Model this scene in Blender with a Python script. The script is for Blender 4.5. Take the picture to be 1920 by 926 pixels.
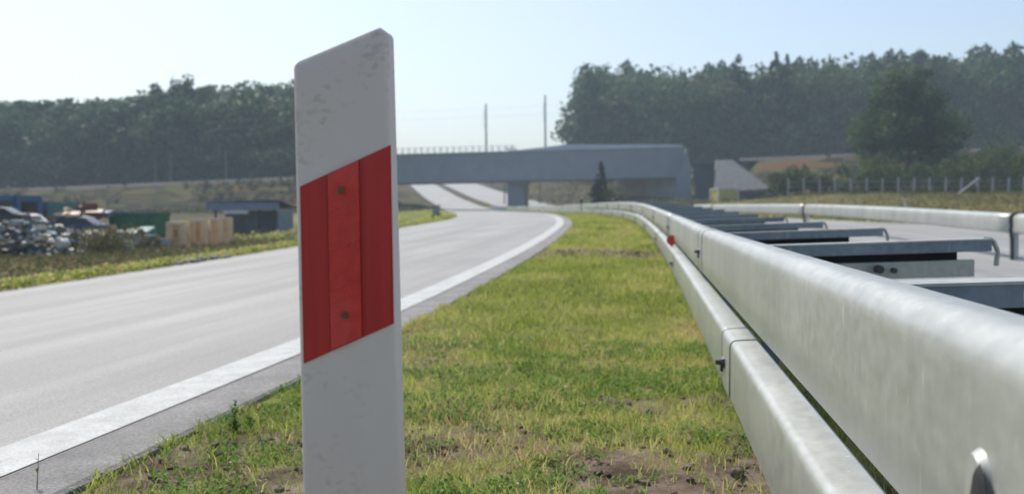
import bpy, bmesh, math, random
import numpy as np
from mathutils import Vector, Matrix
R = math.radians
random.seed(7); rng = np.random.default_rng(7)
sc = bpy.context.scene
for o in list(bpy.data.objects): bpy.data.objects.remove(o)
COL = sc.collection

# ---------------------------------------------------------------- camera, sky, sun, exposure
F = 1800.0; EYE = 0.75
YAW = math.atan(265/F); PITCH = math.atan(61/F)
cd = bpy.data.cameras.new('camera'); cam = bpy.data.objects.new('camera', cd); COL.objects.link(cam)
cd.sensor_width = 36; cd.lens = F/1920*36; cd.clip_start = 0.05; cd.clip_end = 8000
cam.location = (0, 0, EYE); cam.rotation_euler = (R(90)-PITCH, 0, YAW)
cd.dof.use_dof = True; cd.dof.focus_distance = 1.9; cd.dof.aperture_fstop = 4.6
sc.camera = cam
SUN_AZ, SUN_EL = R(-39), R(54)      # azimuth from +Y, negative to the left
w = bpy.data.worlds.new('World'); sc.world = w; w.use_nodes = True
nt = w.node_tree; bg = nt.nodes['Background']
sky = nt.nodes.new('ShaderNodeTexSky'); sky.sky_type = 'NISHITA'; sky.sun_disc = False
sky.sun_elevation = SUN_EL; sky.sun_rotation = SUN_AZ; sky.air_density = 1.0; sky.dust_density = 2.2; sky.ozone_density = 1.0
nt.links.new(sky.outputs[0], bg.inputs[0]); bg.inputs[1].default_value = 0.115
sl = bpy.data.lights.new('sun', 'SUN'); sl.energy = 3.0; sl.angle = R(0.5); sl.color = (1.0, .955, .88)
so = bpy.data.objects.new('sun', sl); COL.objects.link(so)
sd = Vector((math.sin(SUN_AZ)*math.cos(SUN_EL), math.cos(SUN_AZ)*math.cos(SUN_EL), math.sin(SUN_EL)))
so.rotation_euler = sd.to_track_quat('Z', 'Y').to_euler()
sc.view_settings.view_transform = 'Standard'; sc.view_settings.look = 'None'
sc.view_settings.exposure = 0.58; sc.view_settings.gamma = 1.0

CM = Matrix.Rotation(YAW, 3, 'Z') @ Matrix.Rotation(R(90)-PITCH, 3, 'X')
def at(px, py, Y):
    """world point on the plane at forward distance Y that the photograph shows at px, py"""
    d = CM @ Vector(((px-960)/F, (463-py)/F, -1)); t = Y/d.y
    return Vector((d.x*t, Y, EYE+d.z*t))

# ---------------------------------------------------------------- the lie of the land
def herm(tab):
    xs = np.array([a for a, b in tab], float); ys = np.array([b for a, b in tab], float)
    m = np.gradient(ys, xs)
    dl = np.diff(ys)/np.diff(xs)
    for i in range(1, len(xs)-1):
        m[i] = 0 if dl[i-1]*dl[i] <= 0 else 2*dl[i-1]*dl[i]/(dl[i-1]+dl[i])
    m[0] = dl[0]; m[-1] = dl[-1]
    def f(x):
        x = np.clip(np.asarray(x, float), xs[0], xs[-1])
        i = np.clip(np.searchsorted(xs, x)-1, 0, len(xs)-2)
        h = xs[i+1]-xs[i]; t = (x-xs[i])/h
        return ((1+2*t)*(1-t)**2)*ys[i]+t*(1-t)**2*h*m[i]+t*t*(3-2*t)*ys[i+1]+t*t*(t-1)*h*m[i+1]
    return f
g = herm([(-20, 0), (0, 0), (6, .02), (11, .09), (18, .22), (27, .42), (35, .56), (60, .76), (100, .96), (150, 1.4), (200, 3.6), (250, 6.8), (300, 10.2), (400, 16.5), (600, 18), (3000, 18)])
_c = herm([(-20, 0), (0, 0), (6, -.03), (11, -.11), (18, -.31), (27, -.74), (35, -1.46), (45, -2.65), (60, -4.7), (100, -11.4), (150, -22.5), (151, -22.5)])
def c(Y):
    Y = np.asarray(Y, float)
    return _c(Y) - .30*np.clip(Y-150, 0, 260)
def xf(Y): return np.clip((140-np.asarray(Y, float))/50, 0, 1)
def sm(t): t = np.clip(t, 0, 1); return t*t*(3-2*t)
FL = herm([(-20, -.35), (0, -.45), (20, -.6), (50, -.55), (80, -.1), (120, .8), (139, 1.0), (165, 3.2), (200, 6.2), (300, 12), (400, 17), (3000, 20)])
FR = herm([(-20, -.3), (0, -.3), (17, -.1), (30, .4), (45, 1.0), (85, 2.45), (105, 2.2), (130, 1.9), (165, 4.5), (200, 7.2), (250, 10), (300, 13), (400, 18), (3000, 22)])
RL, RR = -9.7, -1.56        # left carriageway, offsets from the median line
QL, QR = 1.35, 12.5          # right carriageway
def kw(Y): return .66+.34*sm((np.asarray(Y, float)-40)/80)      # the left carriageway narrows towards the camera
def xo(u, Y): u = np.asarray(u, float); return np.where(u < -2.6, -2.6+(u+2.6)*kw(Y), u)
def uo(X, Y): d = np.asarray(X, float)-c(Y); return np.where(d < -2.6, -2.6+(d+2.6)/kw(Y), d)
def zc(X): return 8.4 + .034*X       # railway crest
EMB0, EMB1 = 150.0, 160.0
SPAN_L, SPAN_R = -47.0, 15.0  # the opening under the bridge
def hz(X, Y):
    X = np.asarray(X, float); Y = np.asarray(Y, float); u = uo(X, Y); G = g(Y)
    slope = .04*xf(Y)*(kw(Y)+.04)
    edge = G+slope*(RL-RR)
    z = np.where(u < RR, G+slope*(np.maximum(u, RL)-RR), G)
    z = np.where(u < RL, edge+(FL(Y)-edge)*sm((RL-u)/5)+.0*u, z)
    z = np.where((u >= RR) & (u < QL), G, z)
    fall = .052*xf(Y)*(np.clip(u, QL, 6.5)-QL)
    z = np.where((u >= QL), G-fall, z)
    rt = G-.052*xf(Y)*(6.5-QL)
    z = np.where(u > QR+.6, rt+(FR(Y)-rt)*sm((u-QR-.6)/9), z)
    # railway embankment
    top = zc(X)
    dy = np.maximum(EMB0-Y, Y-EMB1); bank = top-np.maximum(dy, 0)/1.7
    dx = np.where(X < -19, X-SPAN_L, SPAN_R-X)      # >0 inside the opening
    bank = bank-np.maximum(dx, 0)/.9
    far = (Y > EMB1)
    bank = np.where(far, np.where((X < SPAN_L-4) | (X > SPAN_R+12), np.maximum(bank, top-1.0-.02*(Y-EMB1)), bank), bank)
    bank = np.where(Y > 330, -99, bank)
    return np.maximum(z, bank)
def h1(X, Y): return float(hz(X, Y))

def _hash(ix, iy, s):
    n = (ix.astype(np.int64)*374761393 + iy.astype(np.int64)*668265263 + s*982451653) & 0x7fffffff
    n = ((n ^ (n >> 13))*1274126177) & 0x7fffffff
    return ((n ^ (n >> 16)) & 0xffff)/65535.0
def vn(x, y, s=0):
    x = np.asarray(x, float); y = np.asarray(y, float)
    ix = np.floor(x); iy = np.floor(y); fx = sm(x-ix); fy = sm(y-iy)
    a = _hash(ix, iy, s); b = _hash(ix+1, iy, s); cc = _hash(ix, iy+1, s); d = _hash(ix+1, iy+1, s)
    return (a*(1-fx)+b*fx)*(1-fy)+(cc*(1-fx)+d*fx)*fy
def fbm(x, y, s=0, o=4):
    t = 0; a = .5
    for i in range(o): t = t+a*vn(x*2**i, y*2**i, s+i*17); a *= .5
    return t/(1-.5**o)

# ---------------------------------------------------------------- materials
def ramp_mat(name, c1, c2, scale=5, rough=.7, metal=0, bump=0, bscale=None, detail=5, stretch=(1, 1, 1), c3=None, spec=.5, lo=.35, hi=.65, rvar=0):
    m = bpy.data.materials.new(name); m.use_nodes = True; t = m.node_tree; N = t.nodes; L = t.links
    p = N['Principled BSDF']
    tc = N.new('ShaderNodeTexCoord'); mp = N.new('ShaderNodeMapping'); mp.inputs['Scale'].default_value = stretch
    L.new(tc.outputs['Object'], mp.inputs[0])
    n = N.new('ShaderNodeTexNoise'); n.inputs['Scale'].default_value = scale; n.inputs['Detail'].default_value = detail; n.inputs['Roughness'].default_value = .6
    L.new(mp.outputs[0], n.inputs['Vector'])
    r = N.new('ShaderNodeValToRGB'); r.color_ramp.elements[0].position = lo; r.color_ramp.elements[1].position = hi
    r.color_ramp.elements[0].color = (*c1, 1); r.color_ramp.elements[1].color = (*c2, 1)
    if c3: e = r.color_ramp.elements.new((lo+hi)/2); e.color = (*c3, 1)
    L.new(n.outputs['Fac'], r.inputs[0]); L.new(r.outputs[0], p.inputs['Base Color'])
    p.inputs['Roughness'].default_value = rough; p.inputs['Metallic'].default_value = metal
    p.inputs['Specular IOR Level'].default_value = spec
    if rvar:
        mr = N.new('ShaderNodeMapRange'); mr.inputs[1].default_value = .3; mr.inputs[2].default_value = .7
        mr.inputs[3].default_value = rough-rvar; mr.inputs[4].default_value = rough+rvar
        L.new(n.outputs['Fac'], mr.inputs[0]); L.new(mr.outputs[0], p.inputs['Roughness'])
    if bump:
        n2 = N.new('ShaderNodeTexNoise'); n2.inputs['Scale'].default_value = bscale or scale*4; n2.inputs['Detail'].default_value = 6
        L.new(mp.outputs[0], n2.inputs['Vector'])
        b = N.new('ShaderNodeBump'); b.inputs['Strength'].default_value = bump; b.inputs['Distance'].default_value = .02
        L.new(n2.outputs['Fac'], b.inputs['Height']); L.new(b.outputs[0], p.inputs['Normal'])
    m['_noise'] = n.name
    return m
def leaf_mat(name, ramp, trans=.35, rough=.6):
    """foliage: the face attribute tint picks the colour; some light passes through"""
    m = bpy.data.materials.new(name); m.use_nodes = True; t = m.node_tree; N = t.nodes; L = t.links
    p = N['Principled BSDF']; out = N['Material Output']
    a = N.new('ShaderNodeAttribute'); a.attribute_name = 'tint'
    r = N.new('ShaderNodeValToRGB')
    els = r.color_ramp.elements
    while len(els) < len(ramp): els.new(.5)
    for e, (pos, col) in zip(els, ramp): e.position = pos; e.color = (*col, 1)
    L.new(a.outputs['Fac'], r.inputs[0]); L.new(r.outputs[0], p.inputs['Base Color'])
    p.inputs['Roughness'].default_value = rough; p.inputs['Specular IOR Level'].default_value = .12
    tr = N.new('ShaderNodeBsdfTranslucent'); L.new(r.outputs[0], tr.inputs[0])
    mx = N.new('ShaderNodeMixShader'); mx.inputs[0].default_value = trans
    L.new(p.outputs[0], mx.inputs[1]); L.new(tr.outputs[0], mx.inputs[2]); L.new(mx.outputs[0], out.inputs[0])
    return m
M = {}
M['asphalt'] = ramp_mat('asphalt', (.19, .186, .176), (.295, .29, .272), 1.1, .62, bump=.35, bscale=160, stretch=(1.6, .06, 1), lo=.3, hi=.7, spec=.45)
M['shoulder'] = ramp_mat('shoulder_asphalt', (.15, .145, .14), (.225, .218, .21), 3, .8, bump=.5, bscale=140)
M['paint'] = ramp_mat('road_paint', (.31, .32, .31), (.40, .41, .40), 9, .65, bump=.25, bscale=120, lo=.25, hi=.6)
def fine(m, scale, amt):
    t = m.node_tree; N = t.nodes; L = t.links; p = N['Principled BSDF']; base = p.inputs['Base Color'].links[0].from_socket
    tc = [n for n in N if n.type == 'TEX_COORD'][0]; n = N.new('ShaderNodeTexNoise'); n.inputs['Scale'].default_value = scale; n.inputs['Detail'].default_value = 2; L.new(tc.outputs['Object'], n.inputs['Vector'])
    mr = N.new('ShaderNodeMapRange'); mr.inputs[1].default_value = .3; mr.inputs[2].default_value = .7; mr.inputs[3].default_value = 1-amt; mr.inputs[4].default_value = 1+amt; L.new(n.outputs['Fac'], mr.inputs[0])
    mx = N.new('ShaderNodeVectorMath'); mx.operation = 'SCALE'; L.new(base, mx.inputs[0]); L.new(mr.outputs[0], mx.inputs['Scale']); L.new(mx.outputs[0], p.inputs['Base Color'])
fine(M['asphalt'], 120, .30); fine(M['asphalt'], .35, .10); fine(M['shoulder'], 90, .35); fine(M['paint'], 110, .22); fine(M['paint'], 6, .10)
M['soil'] = ramp_mat('soil', (.075, .052, .038), (.21, .165, .12), 7, .95, bump=.8, bscale=45, c3=(.13, .095, .07))
M['concrete'] = ramp_mat('concrete', (.27, .265, .26), (.36, .35, .33), .7, .85, bump=.2, bscale=8)
M['concrete_brown'] = ramp_mat('abutment_concrete', (.27, .215, .17), (.34, .275, .225), .4, .9)
M['dark_wall'] = ramp_mat('dark_wall', (.055, .08, .11), (.08, .11, .14), .6, .9)
M['steel_blue'] = ramp_mat('girder_paint', (.205, .225, .26), (.235, .26, .295), .5, .55, spec=.3)
M['steel_light'] = ramp_mat('parapet_paint', (.34, .38, .43), (.40, .44, .48), .5, .6)
M['ballast'] = ramp_mat('ballast', (.045, .042, .042), (.085, .08, .08), 6, .95)
M['revet'] = ramp_mat('revetment_stone', (.055, .058, .062), (.115, .12, .125), 2.5, .9, bump=.4)
M['bark'] = ramp_mat('bark', (.06, .045, .035), (.14, .115, .09), 4, .95)
M['bark_pale'] = ramp_mat('pale_bark', (.12, .115, .105), (.22, .21, .19), 2, .9)
M['black'] = ramp_mat('rubber_and_shade_black', (.012, .012, .013), (.03, .03, .03), 8, .7)
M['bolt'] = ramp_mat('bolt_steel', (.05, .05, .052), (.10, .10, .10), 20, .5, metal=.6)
M['rock'] = ramp_mat('rock', (.16, .15, .14), (.34, .32, .30), 5, .95, bump=.5)
M['glass'] = ramp_mat('car_glass', (.02, .025, .03), (.03, .04, .045), 2, .15)
for nm, col in dict(blue=(.05, .13, .24), navy=(.03, .06, .14), white=(.68, .69, .68), teal=(.08, .20, .20), green=(.03, .16, .08), greyblue=(.20, .24, .32), rust=(.19, .07, .03),
                    cream=(.80, .58, .36), ochre=(.68, .36, .14), yellow=(.58, .50, .13), palecream=(.66, .62, .48), grey=(.30, .31, .32), darkgrey=(.06, .065, .07), red=(.45, .03, .02), brown=(.12, .08, .05)).items():
    M[nm] = ramp_mat(nm+'_paint', tuple(x*.72 for x in col), col, 3, .55, lo=.3, hi=.6)
# galvanised steel: faint vertical runs, blotches, spangle
def galv(name, lo_c, hi_c, metal, rough):
    m = bpy.data.materials.new(name); m.use_nodes = True; t = m.node_tree; N = t.nodes; L = t.links; p = N['Principled BSDF']
    tc = N.new('ShaderNodeTexCoord')
    def noise(scale, st, det=5):
        mp = N.new('ShaderNodeMapping'); mp.inputs['Scale'].default_value = st; L.new(tc.outputs['Object'], mp.inputs[0])
        n = N.new('ShaderNodeTexNoise'); n.inputs['Scale'].default_value = scale; n.inputs['Detail'].default_value = det; L.new(mp.outputs[0], n.inputs['Vector']); return n
    n1 = noise(2.2, (1, 1, .5)); n2 = noise(38, (1, .6, .8), 5); n3 = noise(140, (1, 1, 1), 2)
    a = N.new('ShaderNodeMath'); a.operation = 'MULTIPLY_ADD'; a.inputs[1].default_value = .40; L.new(n2.outputs['Fac'], a.inputs[0])
    s1 = N.new('ShaderNodeMath'); s1.operation = 'MULTIPLY'; s1.inputs[1].default_value = .60; L.new(n1.outputs['Fac'], s1.inputs[0]); L.new(s1.outputs[0], a.inputs[2])
    r = N.new('ShaderNodeValToRGB'); r.color_ramp.elements[0].position = .36; r.color_ramp.elements[1].position = .66
    r.color_ramp.elements[0].color = (*lo_c, 1); r.color_ramp.elements[1].color = (*hi_c, 1)
    L.new(a.outputs[0], r.inputs[0]); L.new(r.outputs[0], p.inputs['Base Color'])
    # dried runs, few and pale
    n4 = noise(95, (1, 1, .16), 3); r4 = N.new('ShaderNodeValToRGB'); r4.color_ramp.elements[0].position = .66; r4.color_ramp.elements[1].position = .74
    r4.color_ramp.elements[0].color = (0, 0, 0, 1); r4.color_ramp.elements[1].color = (.45, .45, .45, 1); L.new(n4.outputs['Fac'], r4.inputs[0])
    mx = N.new('ShaderNodeMixRGB'); mx.inputs[2].default_value = (.78, .80, .78, 1); L.new(r4.outputs[0], mx.inputs[0]); L.new(r.outputs[0], mx.inputs[1]); L.new(mx.outputs[0], p.inputs['Base Color'])
    p.inputs['Metallic'].default_value = metal
    mr = N.new('ShaderNodeMapRange'); mr.inputs[1].default_value = .3; mr.inputs[2].default_value = .7; mr.inputs[3].default_value = rough-.02; mr.inputs[4].default_value = rough+.04
    L.new(n2.outputs['Fac'], mr.inputs[0]); L.new(mr.outputs[0], p.inputs['Roughness'])
    b = N.new('ShaderNodeBump'); b.inputs['Strength'].default_value = .05; b.inputs['Distance'].default_value = .004; L.new(n3.outputs['Fac'], b.inputs['Height']); L.new(b.outputs[0], p.inputs['Normal'])
    return m
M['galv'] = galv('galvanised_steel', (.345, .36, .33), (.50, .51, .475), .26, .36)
M['galv_dark'] = galv('shaded_galvanised_steel', (.15, .18, .215), (.27, .315, .36), .45, .5)  # darker bluish copy of the steel: shade on the bar faces put into the colour
# dirty white plastic of the post
def post_plastic():
    m = ramp_mat('white_post_plastic', (.64, .57, .515), (.73, .66, .605), 3, .5, stretch=(1, 1, .5)); t = m.node_tree; N = t.nodes; L = t.links; p = N['Principled BSDF']
    base = p.inputs['Base Color'].links[0].from_socket; tc = [n for n in N if n.type == 'TEX_COORD'][0]
    mp = N.new('ShaderNodeMapping'); mp.inputs['Scale'].default_value = (1, 1, 1.6); mp.inputs['Rotation'].default_value = (0, .5, 0); L.new(tc.outputs['Object'], mp.inputs[0])
    n = N.new('ShaderNodeTexNoise'); n.inputs['Scale'].default_value = 75; n.inputs['Detail'].default_value = 5; L.new(mp.outputs[0], n.inputs['Vector'])
    n2 = N.new('ShaderNodeTexNoise'); n2.inputs['Scale'].default_value = 9; n2.inputs['Detail'].default_value = 2; L.new(tc.outputs['Object'], n2.inputs['Vector'])
    mu = N.new('ShaderNodeMath'); mu.operation = 'MULTIPLY'; L.new(n.outputs['Fac'], mu.inputs[0]); L.new(n2.outputs['Fac'], mu.inputs[1])
    r = N.new('ShaderNodeValToRGB'); r.color_ramp.elements[0].position = .32; r.color_ramp.elements[1].position = .46
    r.color_ramp.elements[0].color = (0, 0, 0, 1); r.color_ramp.elements[1].color = (.4, .4, .4, 1); L.new(mu.outputs[0], r.inputs[0])
    mx = N.new('ShaderNodeMixRGB'); mx.inputs[2].default_value = (.30, .21, .15, 1); L.new(r.outputs[0], mx.inputs[0]); L.new(base, mx.inputs[1]); L.new(mx.outputs[0], p.inputs['Base Color'])
    p.inputs['Subsurface Weight'].default_value = .12; p.inputs['Subsurface Radius'].default_value = (.01, .008, .006); p.inputs['Subsurface Scale'].default_value = 1
    return m
M['post'] = post_plastic()
M['foil'] = ramp_mat('red_reflective_foil', (.40, .013, .012), (.50, .020, .016), 6, .38, stretch=(9, 1, .4))
M['lens'] = ramp_mat('red_reflector_lens', (.66, .020, .013), (.76, .032, .018), 60, .25, bump=.5, bscale=500)
M['lens'].node_tree.nodes['Principled BSDF'].inputs['Coat Weight'].default_value = .4

# ground: soil and turf mixed by noise, browner scrub on the banks
def ground_mat():
    m = bpy.data.materials.new('ground'); m.use_nodes = True; t = m.node_tree; N = t.nodes; L = t.links; p = N['Principled BSDF']
    tc = N.new('ShaderNodeTexCoord')
    def noise(s, d=6, st=(1, 1, 1)):
        mp = N.new('ShaderNodeMapping'); mp.inputs['Scale'].default_value = st; L.new(tc.outputs['Object'], mp.inputs[0])
        n = N.new('ShaderNodeTexNoise'); n.inputs['Scale'].default_value = s; n.inputs['Detail'].default_value = d; L.new(mp.outputs[0], n.inputs['Vector']); return n
    def ramp(src, stops):
        r = N.new('ShaderNodeValToRGB'); els = r.color_ramp.elements
        while len(els) < len(stops): els.new(.5)
        for e, (q, col) in zip(els, stops): e.position = q; e.color = (*col, 1)
        L.new(src, r.inputs[0]); return r
    soil = ramp(noise(7).outputs['Fac'], [(.3, (.055, .038, .028)), (.5, (.12, .088, .066)), (.7, (.21, .165, .125))])
    turf = ramp(noise(1.3).outputs['Fac'], [(.3, (.13, .145, .04)), (.5, (.19, .20, .05)), (.7, (.26, .22, .08))])
    scrub = ramp(noise(.22, 8, (.35, 1, 1.8)).outputs['Fac'], [(.36, (.014, .020, .010)), (.45, (.080, .062, .022)), (.50, (.018, .012, .012)), (.56, (.085, .085, .026)), (.64, (.15, .065, .030))])
    a1 = N.new('ShaderNodeAttribute'); a1.attribute_name = 'turf'; a2 = N.new('ShaderNodeAttribute'); a2.attribute_name = 'scrub'
    m1 = N.new('ShaderNodeMixRGB'); L.new(a1.outputs['Fac'], m1.inputs[0]); L.new(soil.outputs[0], m1.inputs[1]); L.new(turf.outputs[0], m1.inputs[2])
    m2 = N.new('ShaderNodeMixRGB'); L.new(a2.outputs['Fac'], m2.inputs[0]); L.new(m1.outputs[0], m2.inputs[1]); L.new(scrub.outputs[0], m2.inputs[2])
    L.new(m2.outputs[0], p.inputs['Base Color']); p.inputs['Roughness'].default_value = .95; p.inputs['Specular IOR Level'].default_value = .15
    b = N.new('ShaderNodeBump'); b.inputs['Strength'].default_value = .6; b.inputs['Distance'].default_value = .02
    L.new(noise(60).outputs['Fac'], b.inputs['Height']); L.new(b.outputs[0], p.inputs['Normal'])
    return m
M['ground'] = ground_mat()
M['grass'] = leaf_mat('grass_blades', [(0, (.18, .23, .045)), (.35, (.34, .40, .08)), (.62, (.46, .49, .14)), (.84, (.52, .47, .21)), (1, (.54, .38, .22))], .5)
M['weed'] = leaf_mat('weed_leaves', [(0, (.05, .13, .018)), (.6, (.15, .28, .04)), (.85, (.26, .34, .08)), (1, (.75, .74, .62))], .4)
M['oak'] = leaf_mat('oak_leaves', [(0, (.028, .056, .024)), (.5, (.058, .105, .036)), (1, (.12, .165, .055))], .3)
M['wood'] = leaf_mat('woodland_leaves', [(0, (.024, .055, .028)), (.45, (.055, .105, .045)), (.8, (.10, .155, .058)), (1, (.16, .14, .07))], .3)
M['conifer'] = leaf_mat('conifer_needles', [(0, (.014, .028, .016)), (1, (.032, .055, .028))], .12)
M['bush'] = leaf_mat('bush_leaves', [(0, (.03, .05, .018)), (.6, (.07, .10, .03)), (1, (.14, .16, .05))], .35)
M['dry'] = leaf_mat('dry_weeds', [(0, (.06, .075, .025)), (.6, (.13, .125, .045)), (1, (.21, .155, .085))], .35)

# ---------------------------------------------------------------- builders
def prop(o, label=None, cat=None, group=None, kind=None):
    if label: o['label'] = label
    if cat: o['category'] = cat
    if group: o['group'] = group
    if kind: o['kind'] = kind
    return o
def thing(name, label, cat, loc=(0, 0, 0), rz=0, group=None):
    o = bpy.data.objects.new(name, None); COL.objects.link(o); o.location = loc; o.rotation_euler = (0, 0, rz); o.empty_display_size = .2
    return prop(o, label, cat, group)
def obj(name, data, parent=None, loc=(0, 0, 0), rot=(0, 0, 0)):
    o = bpy.data.objects.new(name, data); COL.objects.link(o); o.location = loc; o.rotation_euler = rot
    if parent: o.parent = parent
    return o
def bm_obj(name, bm, mat, parent=None, smooth=False, **k):
    bmesh.ops.recalc_face_normals(bm, faces=bm.faces)
    me = bpy.data.meshes.new(name); bm.to_mesh(me); bm.free()
    for x in (mat if isinstance(mat, (list, tuple)) else [mat]): me.materials.append(x)
    if smooth:
        me.polygons.foreach_set('use_smooth', [True]*len(me.polygons))
        if smooth != 'all': me.set_sharp_from_angle(angle=R(38))
    return obj(name, me, parent, **k)
def py_obj(name, V, Fc, mat, parent=None, smooth=False, **k):
    me = bpy.data.meshes.new(name); me.from_pydata([tuple(v) for v in V], [], Fc); me.materials.append(mat); me.update()
    if smooth: me.polygons.foreach_set('use_smooth', [True]*len(me.polygons)); me.set_sharp_from_angle(angle=R(38))
    return obj(name, me, parent, **k)
def box(bm, x0, x1, y0, y1, z0, z1, bev=0, mat=None):
    r = bmesh.ops.create_cube(bm, size=1); vs = r['verts']
    for v in vs: v.co = Vector(((x0+x1)/2+v.co.x*(x1-x0), (y0+y1)/2+v.co.y*(y1-y0), (z0+z1)/2+v.co.z*(z1-z0)))
    if bev:
        es = {e for v in vs for e in v.link_edges}
        bmesh.ops.bevel(bm, geom=list(es), offset=bev, segments=2, affect='EDGES')
    return vs
def box_obj(name, x0, x1, y0, y1, z0, z1, mat, parent=None, bev=0, **k):
    bm = bmesh.new(); box(bm, x0, x1, y0, y1, z0, z1, bev); return bm_obj(name, bm, mat, parent, smooth=bool(bev), **k)
def tube(bm, a, b, r0, r1=None, n=8):
    a = Vector(a); b = Vector(b); d = b-a; r1 = r0 if r1 is None else r1
    q = d.to_track_quat('Z', 'Y'); A = []; B = []
    for i in range(n):
        t = 2*math.pi*i/n; v = Vector((math.cos(t), math.sin(t), 0)); A.append(bm.verts.new(a+q@(v*r0))); B.append(bm.verts.new(b+q@(v*r1)))
    for i in range(n): bm.faces.new((A[i], A[(i+1) % n], B[(i+1) % n], B[i]))
    bm.faces.new(A[::-1]); bm.faces.new(B)
def quad_mesh(name, V, mat, tint=None, faces=None, parent=None, smooth=False):
    """V (n,3); faces (m,4) index array, or every four vertices one face"""
    V = np.asarray(V, np.float32)
    if faces is None: faces = np.arange(len(V), dtype=np.int32).reshape(-1, 4)
    m = len(faces); me = bpy.data.meshes.new(name)
    me.vertices.add(len(V)); me.vertices.foreach_set('co', V.ravel())
    me.loops.add(m*4); me.loops.foreach_set('vertex_index', np.asarray(faces, np.int32).ravel())
    me.polygons.add(m); me.polygons.foreach_set('loop_start', np.arange(m, dtype=np.int32)*4); me.polygons.foreach_set('loop_total', np.full(m, 4, np.int32))
    if smooth: me.polygons.foreach_set('use_smooth', np.ones(m, bool))
    me.materials.append(mat); me.update(calc_edges=True)
    if tint is not None:
        a = me.attributes.new('tint', 'FLOAT', 'FACE'); a.data.foreach_set('value', np.asarray(tint, np.float32))
    return obj(name, me, parent)
def grid(name, ys, us, zfun, mat, off=0, kind='structure', attrs=None, parent=None):
    Yg, Ug = np.meshgrid(ys, us, indexing='ij'); Xg = c(Yg)+xo(Ug, Yg); Z = zfun(Xg, Yg)+off
    V = np.stack([Xg, Yg, Z], -1).reshape(-1, 3); nu = len(us)
    i = np.arange(len(ys)-1)[:, None]*nu+np.arange(nu-1)[None]; fc = np.stack([i, i+1, i+1+nu, i+nu], -1).reshape(-1, 4)
    o = quad_mesh(name, V, mat, faces=fc, smooth=True, parent=parent)
    for k, f in (attrs or {}).items():
        a = o.data.attributes.new(k, 'FLOAT', 'POINT'); a.data.foreach_set('value', f(Xg, Yg).astype(np.float32).ravel())
    if kind: o['kind'] = kind
    return o

# ---------------------------------------------------------------- ground and roads
ys_n = np.concatenate([np.arange(-6, 1.8, .4), np.arange(1.8, 9, .045), np.arange(9, 20, .15), np.arange(20, 60, .8), np.arange(60, 140, 2.5), np.arange(140, 170, .8), np.arange(170, 420, 6), np.array([440, 500, 600, 800, 1100, 1500, 2200, 3000.])])
def geo(a, b, n): return np.geomspace(1, b/a, n)*a
us_n = np.concatenate([-geo(12, 2600, 48)[::-1], [-11, -10.2, RL-.02, -8, -6, -4, -2.6, RR-.02], np.arange(RR, 1.35, .05), [1.37, 2.5, 4, 5.5, 6.5, 9, QR, 13.1], geo(13.8, 2600, 52)])
def soilness(X, Y):
    """1 where bare soil shows in the median strip"""
    s = sm((fbm(X*2.6, Y*2.2, 3)-.53)/.12)*sm((4.2-Y)/1.9)
    s = np.maximum(s, sm((fbm(X*1.8+9, Y*1.3, 5)-.60)/.08)*.6*sm((8-Y)/4))
    band = np.exp(-((Y-14.7-.25*np.sin(X*5))/1.25)**2); s = np.maximum(s, band*.95)
    band = np.exp(-((Y-19.5)/.5)**2); s = np.maximum(s, band*.5)
    sp = np.exp(-(((X+.12)/.22)**2+((Y-2.75)/.35)**2)); s = np.maximum(s, sp)
    sp = np.exp(-(((X-.27)/.30)**2+((Y-2.75)/.38)**2)); s = np.maximum(s, sp)
    return np.clip(s, 0, 1)
def strip_mask(X, Y):
    u = X-c(Y); return sm((u-RR)/.03)*sm((1.4-u)/.1)
def ground_z(X, Y):
    z = hz(X, Y); k = strip_mask(X, Y)*(Y < 22)*(Y > 1.5)
    b = (fbm(X*3, Y*3, 11)-.5)*.05+(fbm(X*16, Y*16, 12, 3)-.5)*.035*(.4+.9*soilness(X, Y))
    return z-.012+k*(b+.006)-.008*(1-strip_mask(X, Y))*((uo(X, Y) > RL) & (X-c(Y) < QR+.5))
def turf_a(X, Y):
    return np.clip(1-soilness(X, Y)*(Y < 22)-.30*(Y < 10)*strip_mask(X, Y), 0, 1)
def scrub_a(X, Y):
    u = uo(X, Y)
    a = sm((-u-17)/8)*sm((Y-30)/20)*(1-.75*sm((Y-70)/20)*sm((136-Y)/8)*sm((X+52)/12)); a = np.maximum(a, .7*sm((-u-12.5)/2)*sm((60-Y)/10)); b = sm((Y-118)/20)*np.clip((X > -2)+(X < -30), 0, 1)
    d = .7*sm((u-13)/3)*sm((Y-10)/20)
    return np.clip(np.maximum(np.maximum(a, b), d)+.6*sm((Y-160)/20), 0, 1)
grid('ground', ys_n, us_n, ground_z, M['ground'], attrs={'turf': turf_a, 'scrub': scrub_a})
ys_r = np.concatenate([np.arange(-6, 20, .5), np.arange(20, 60, .8), np.arange(60, 140, 2.5), np.arange(140, 170, 1.6), np.arange(170, 430, 6)])
grid('road', ys_r, np.array([RL, -8, -6, -4, -2.6, -1.80]), hz, M['asphalt'], .012)
grid('road_shoulder', ys_r, np.array([-1.80, RR-.001]), hz, M['shoulder'], .011)
# raw edge of the asphalt
V = []; 
for y in ys_r:
    x = float(c(y))+RR; z = h1(x-.01, y); j = (random.random()-.5)*.008
    V += [(x-.001, y, z+.011), (x+.012+j, y, z+.002), (x+.02+j, y, z-.05)]
Fc = []
for i in range(len(ys_r)-1):
    a = i*3; Fc += [(a, a+1, a+4, a+3), (a+1, a+2, a+5, a+4)]
prop(py_obj('road_edge', V, Fc, M['shoulder']), kind='structure')
grid('edge_line', ys_r, np.array([-2.05, -1.81]), hz, M['paint'], .016)
grid('opposite_road', ys_r, np.array([QL, 2.5, 4, 5.5, 6.5, 9, QR]), hz, M['asphalt'], .012)
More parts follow.
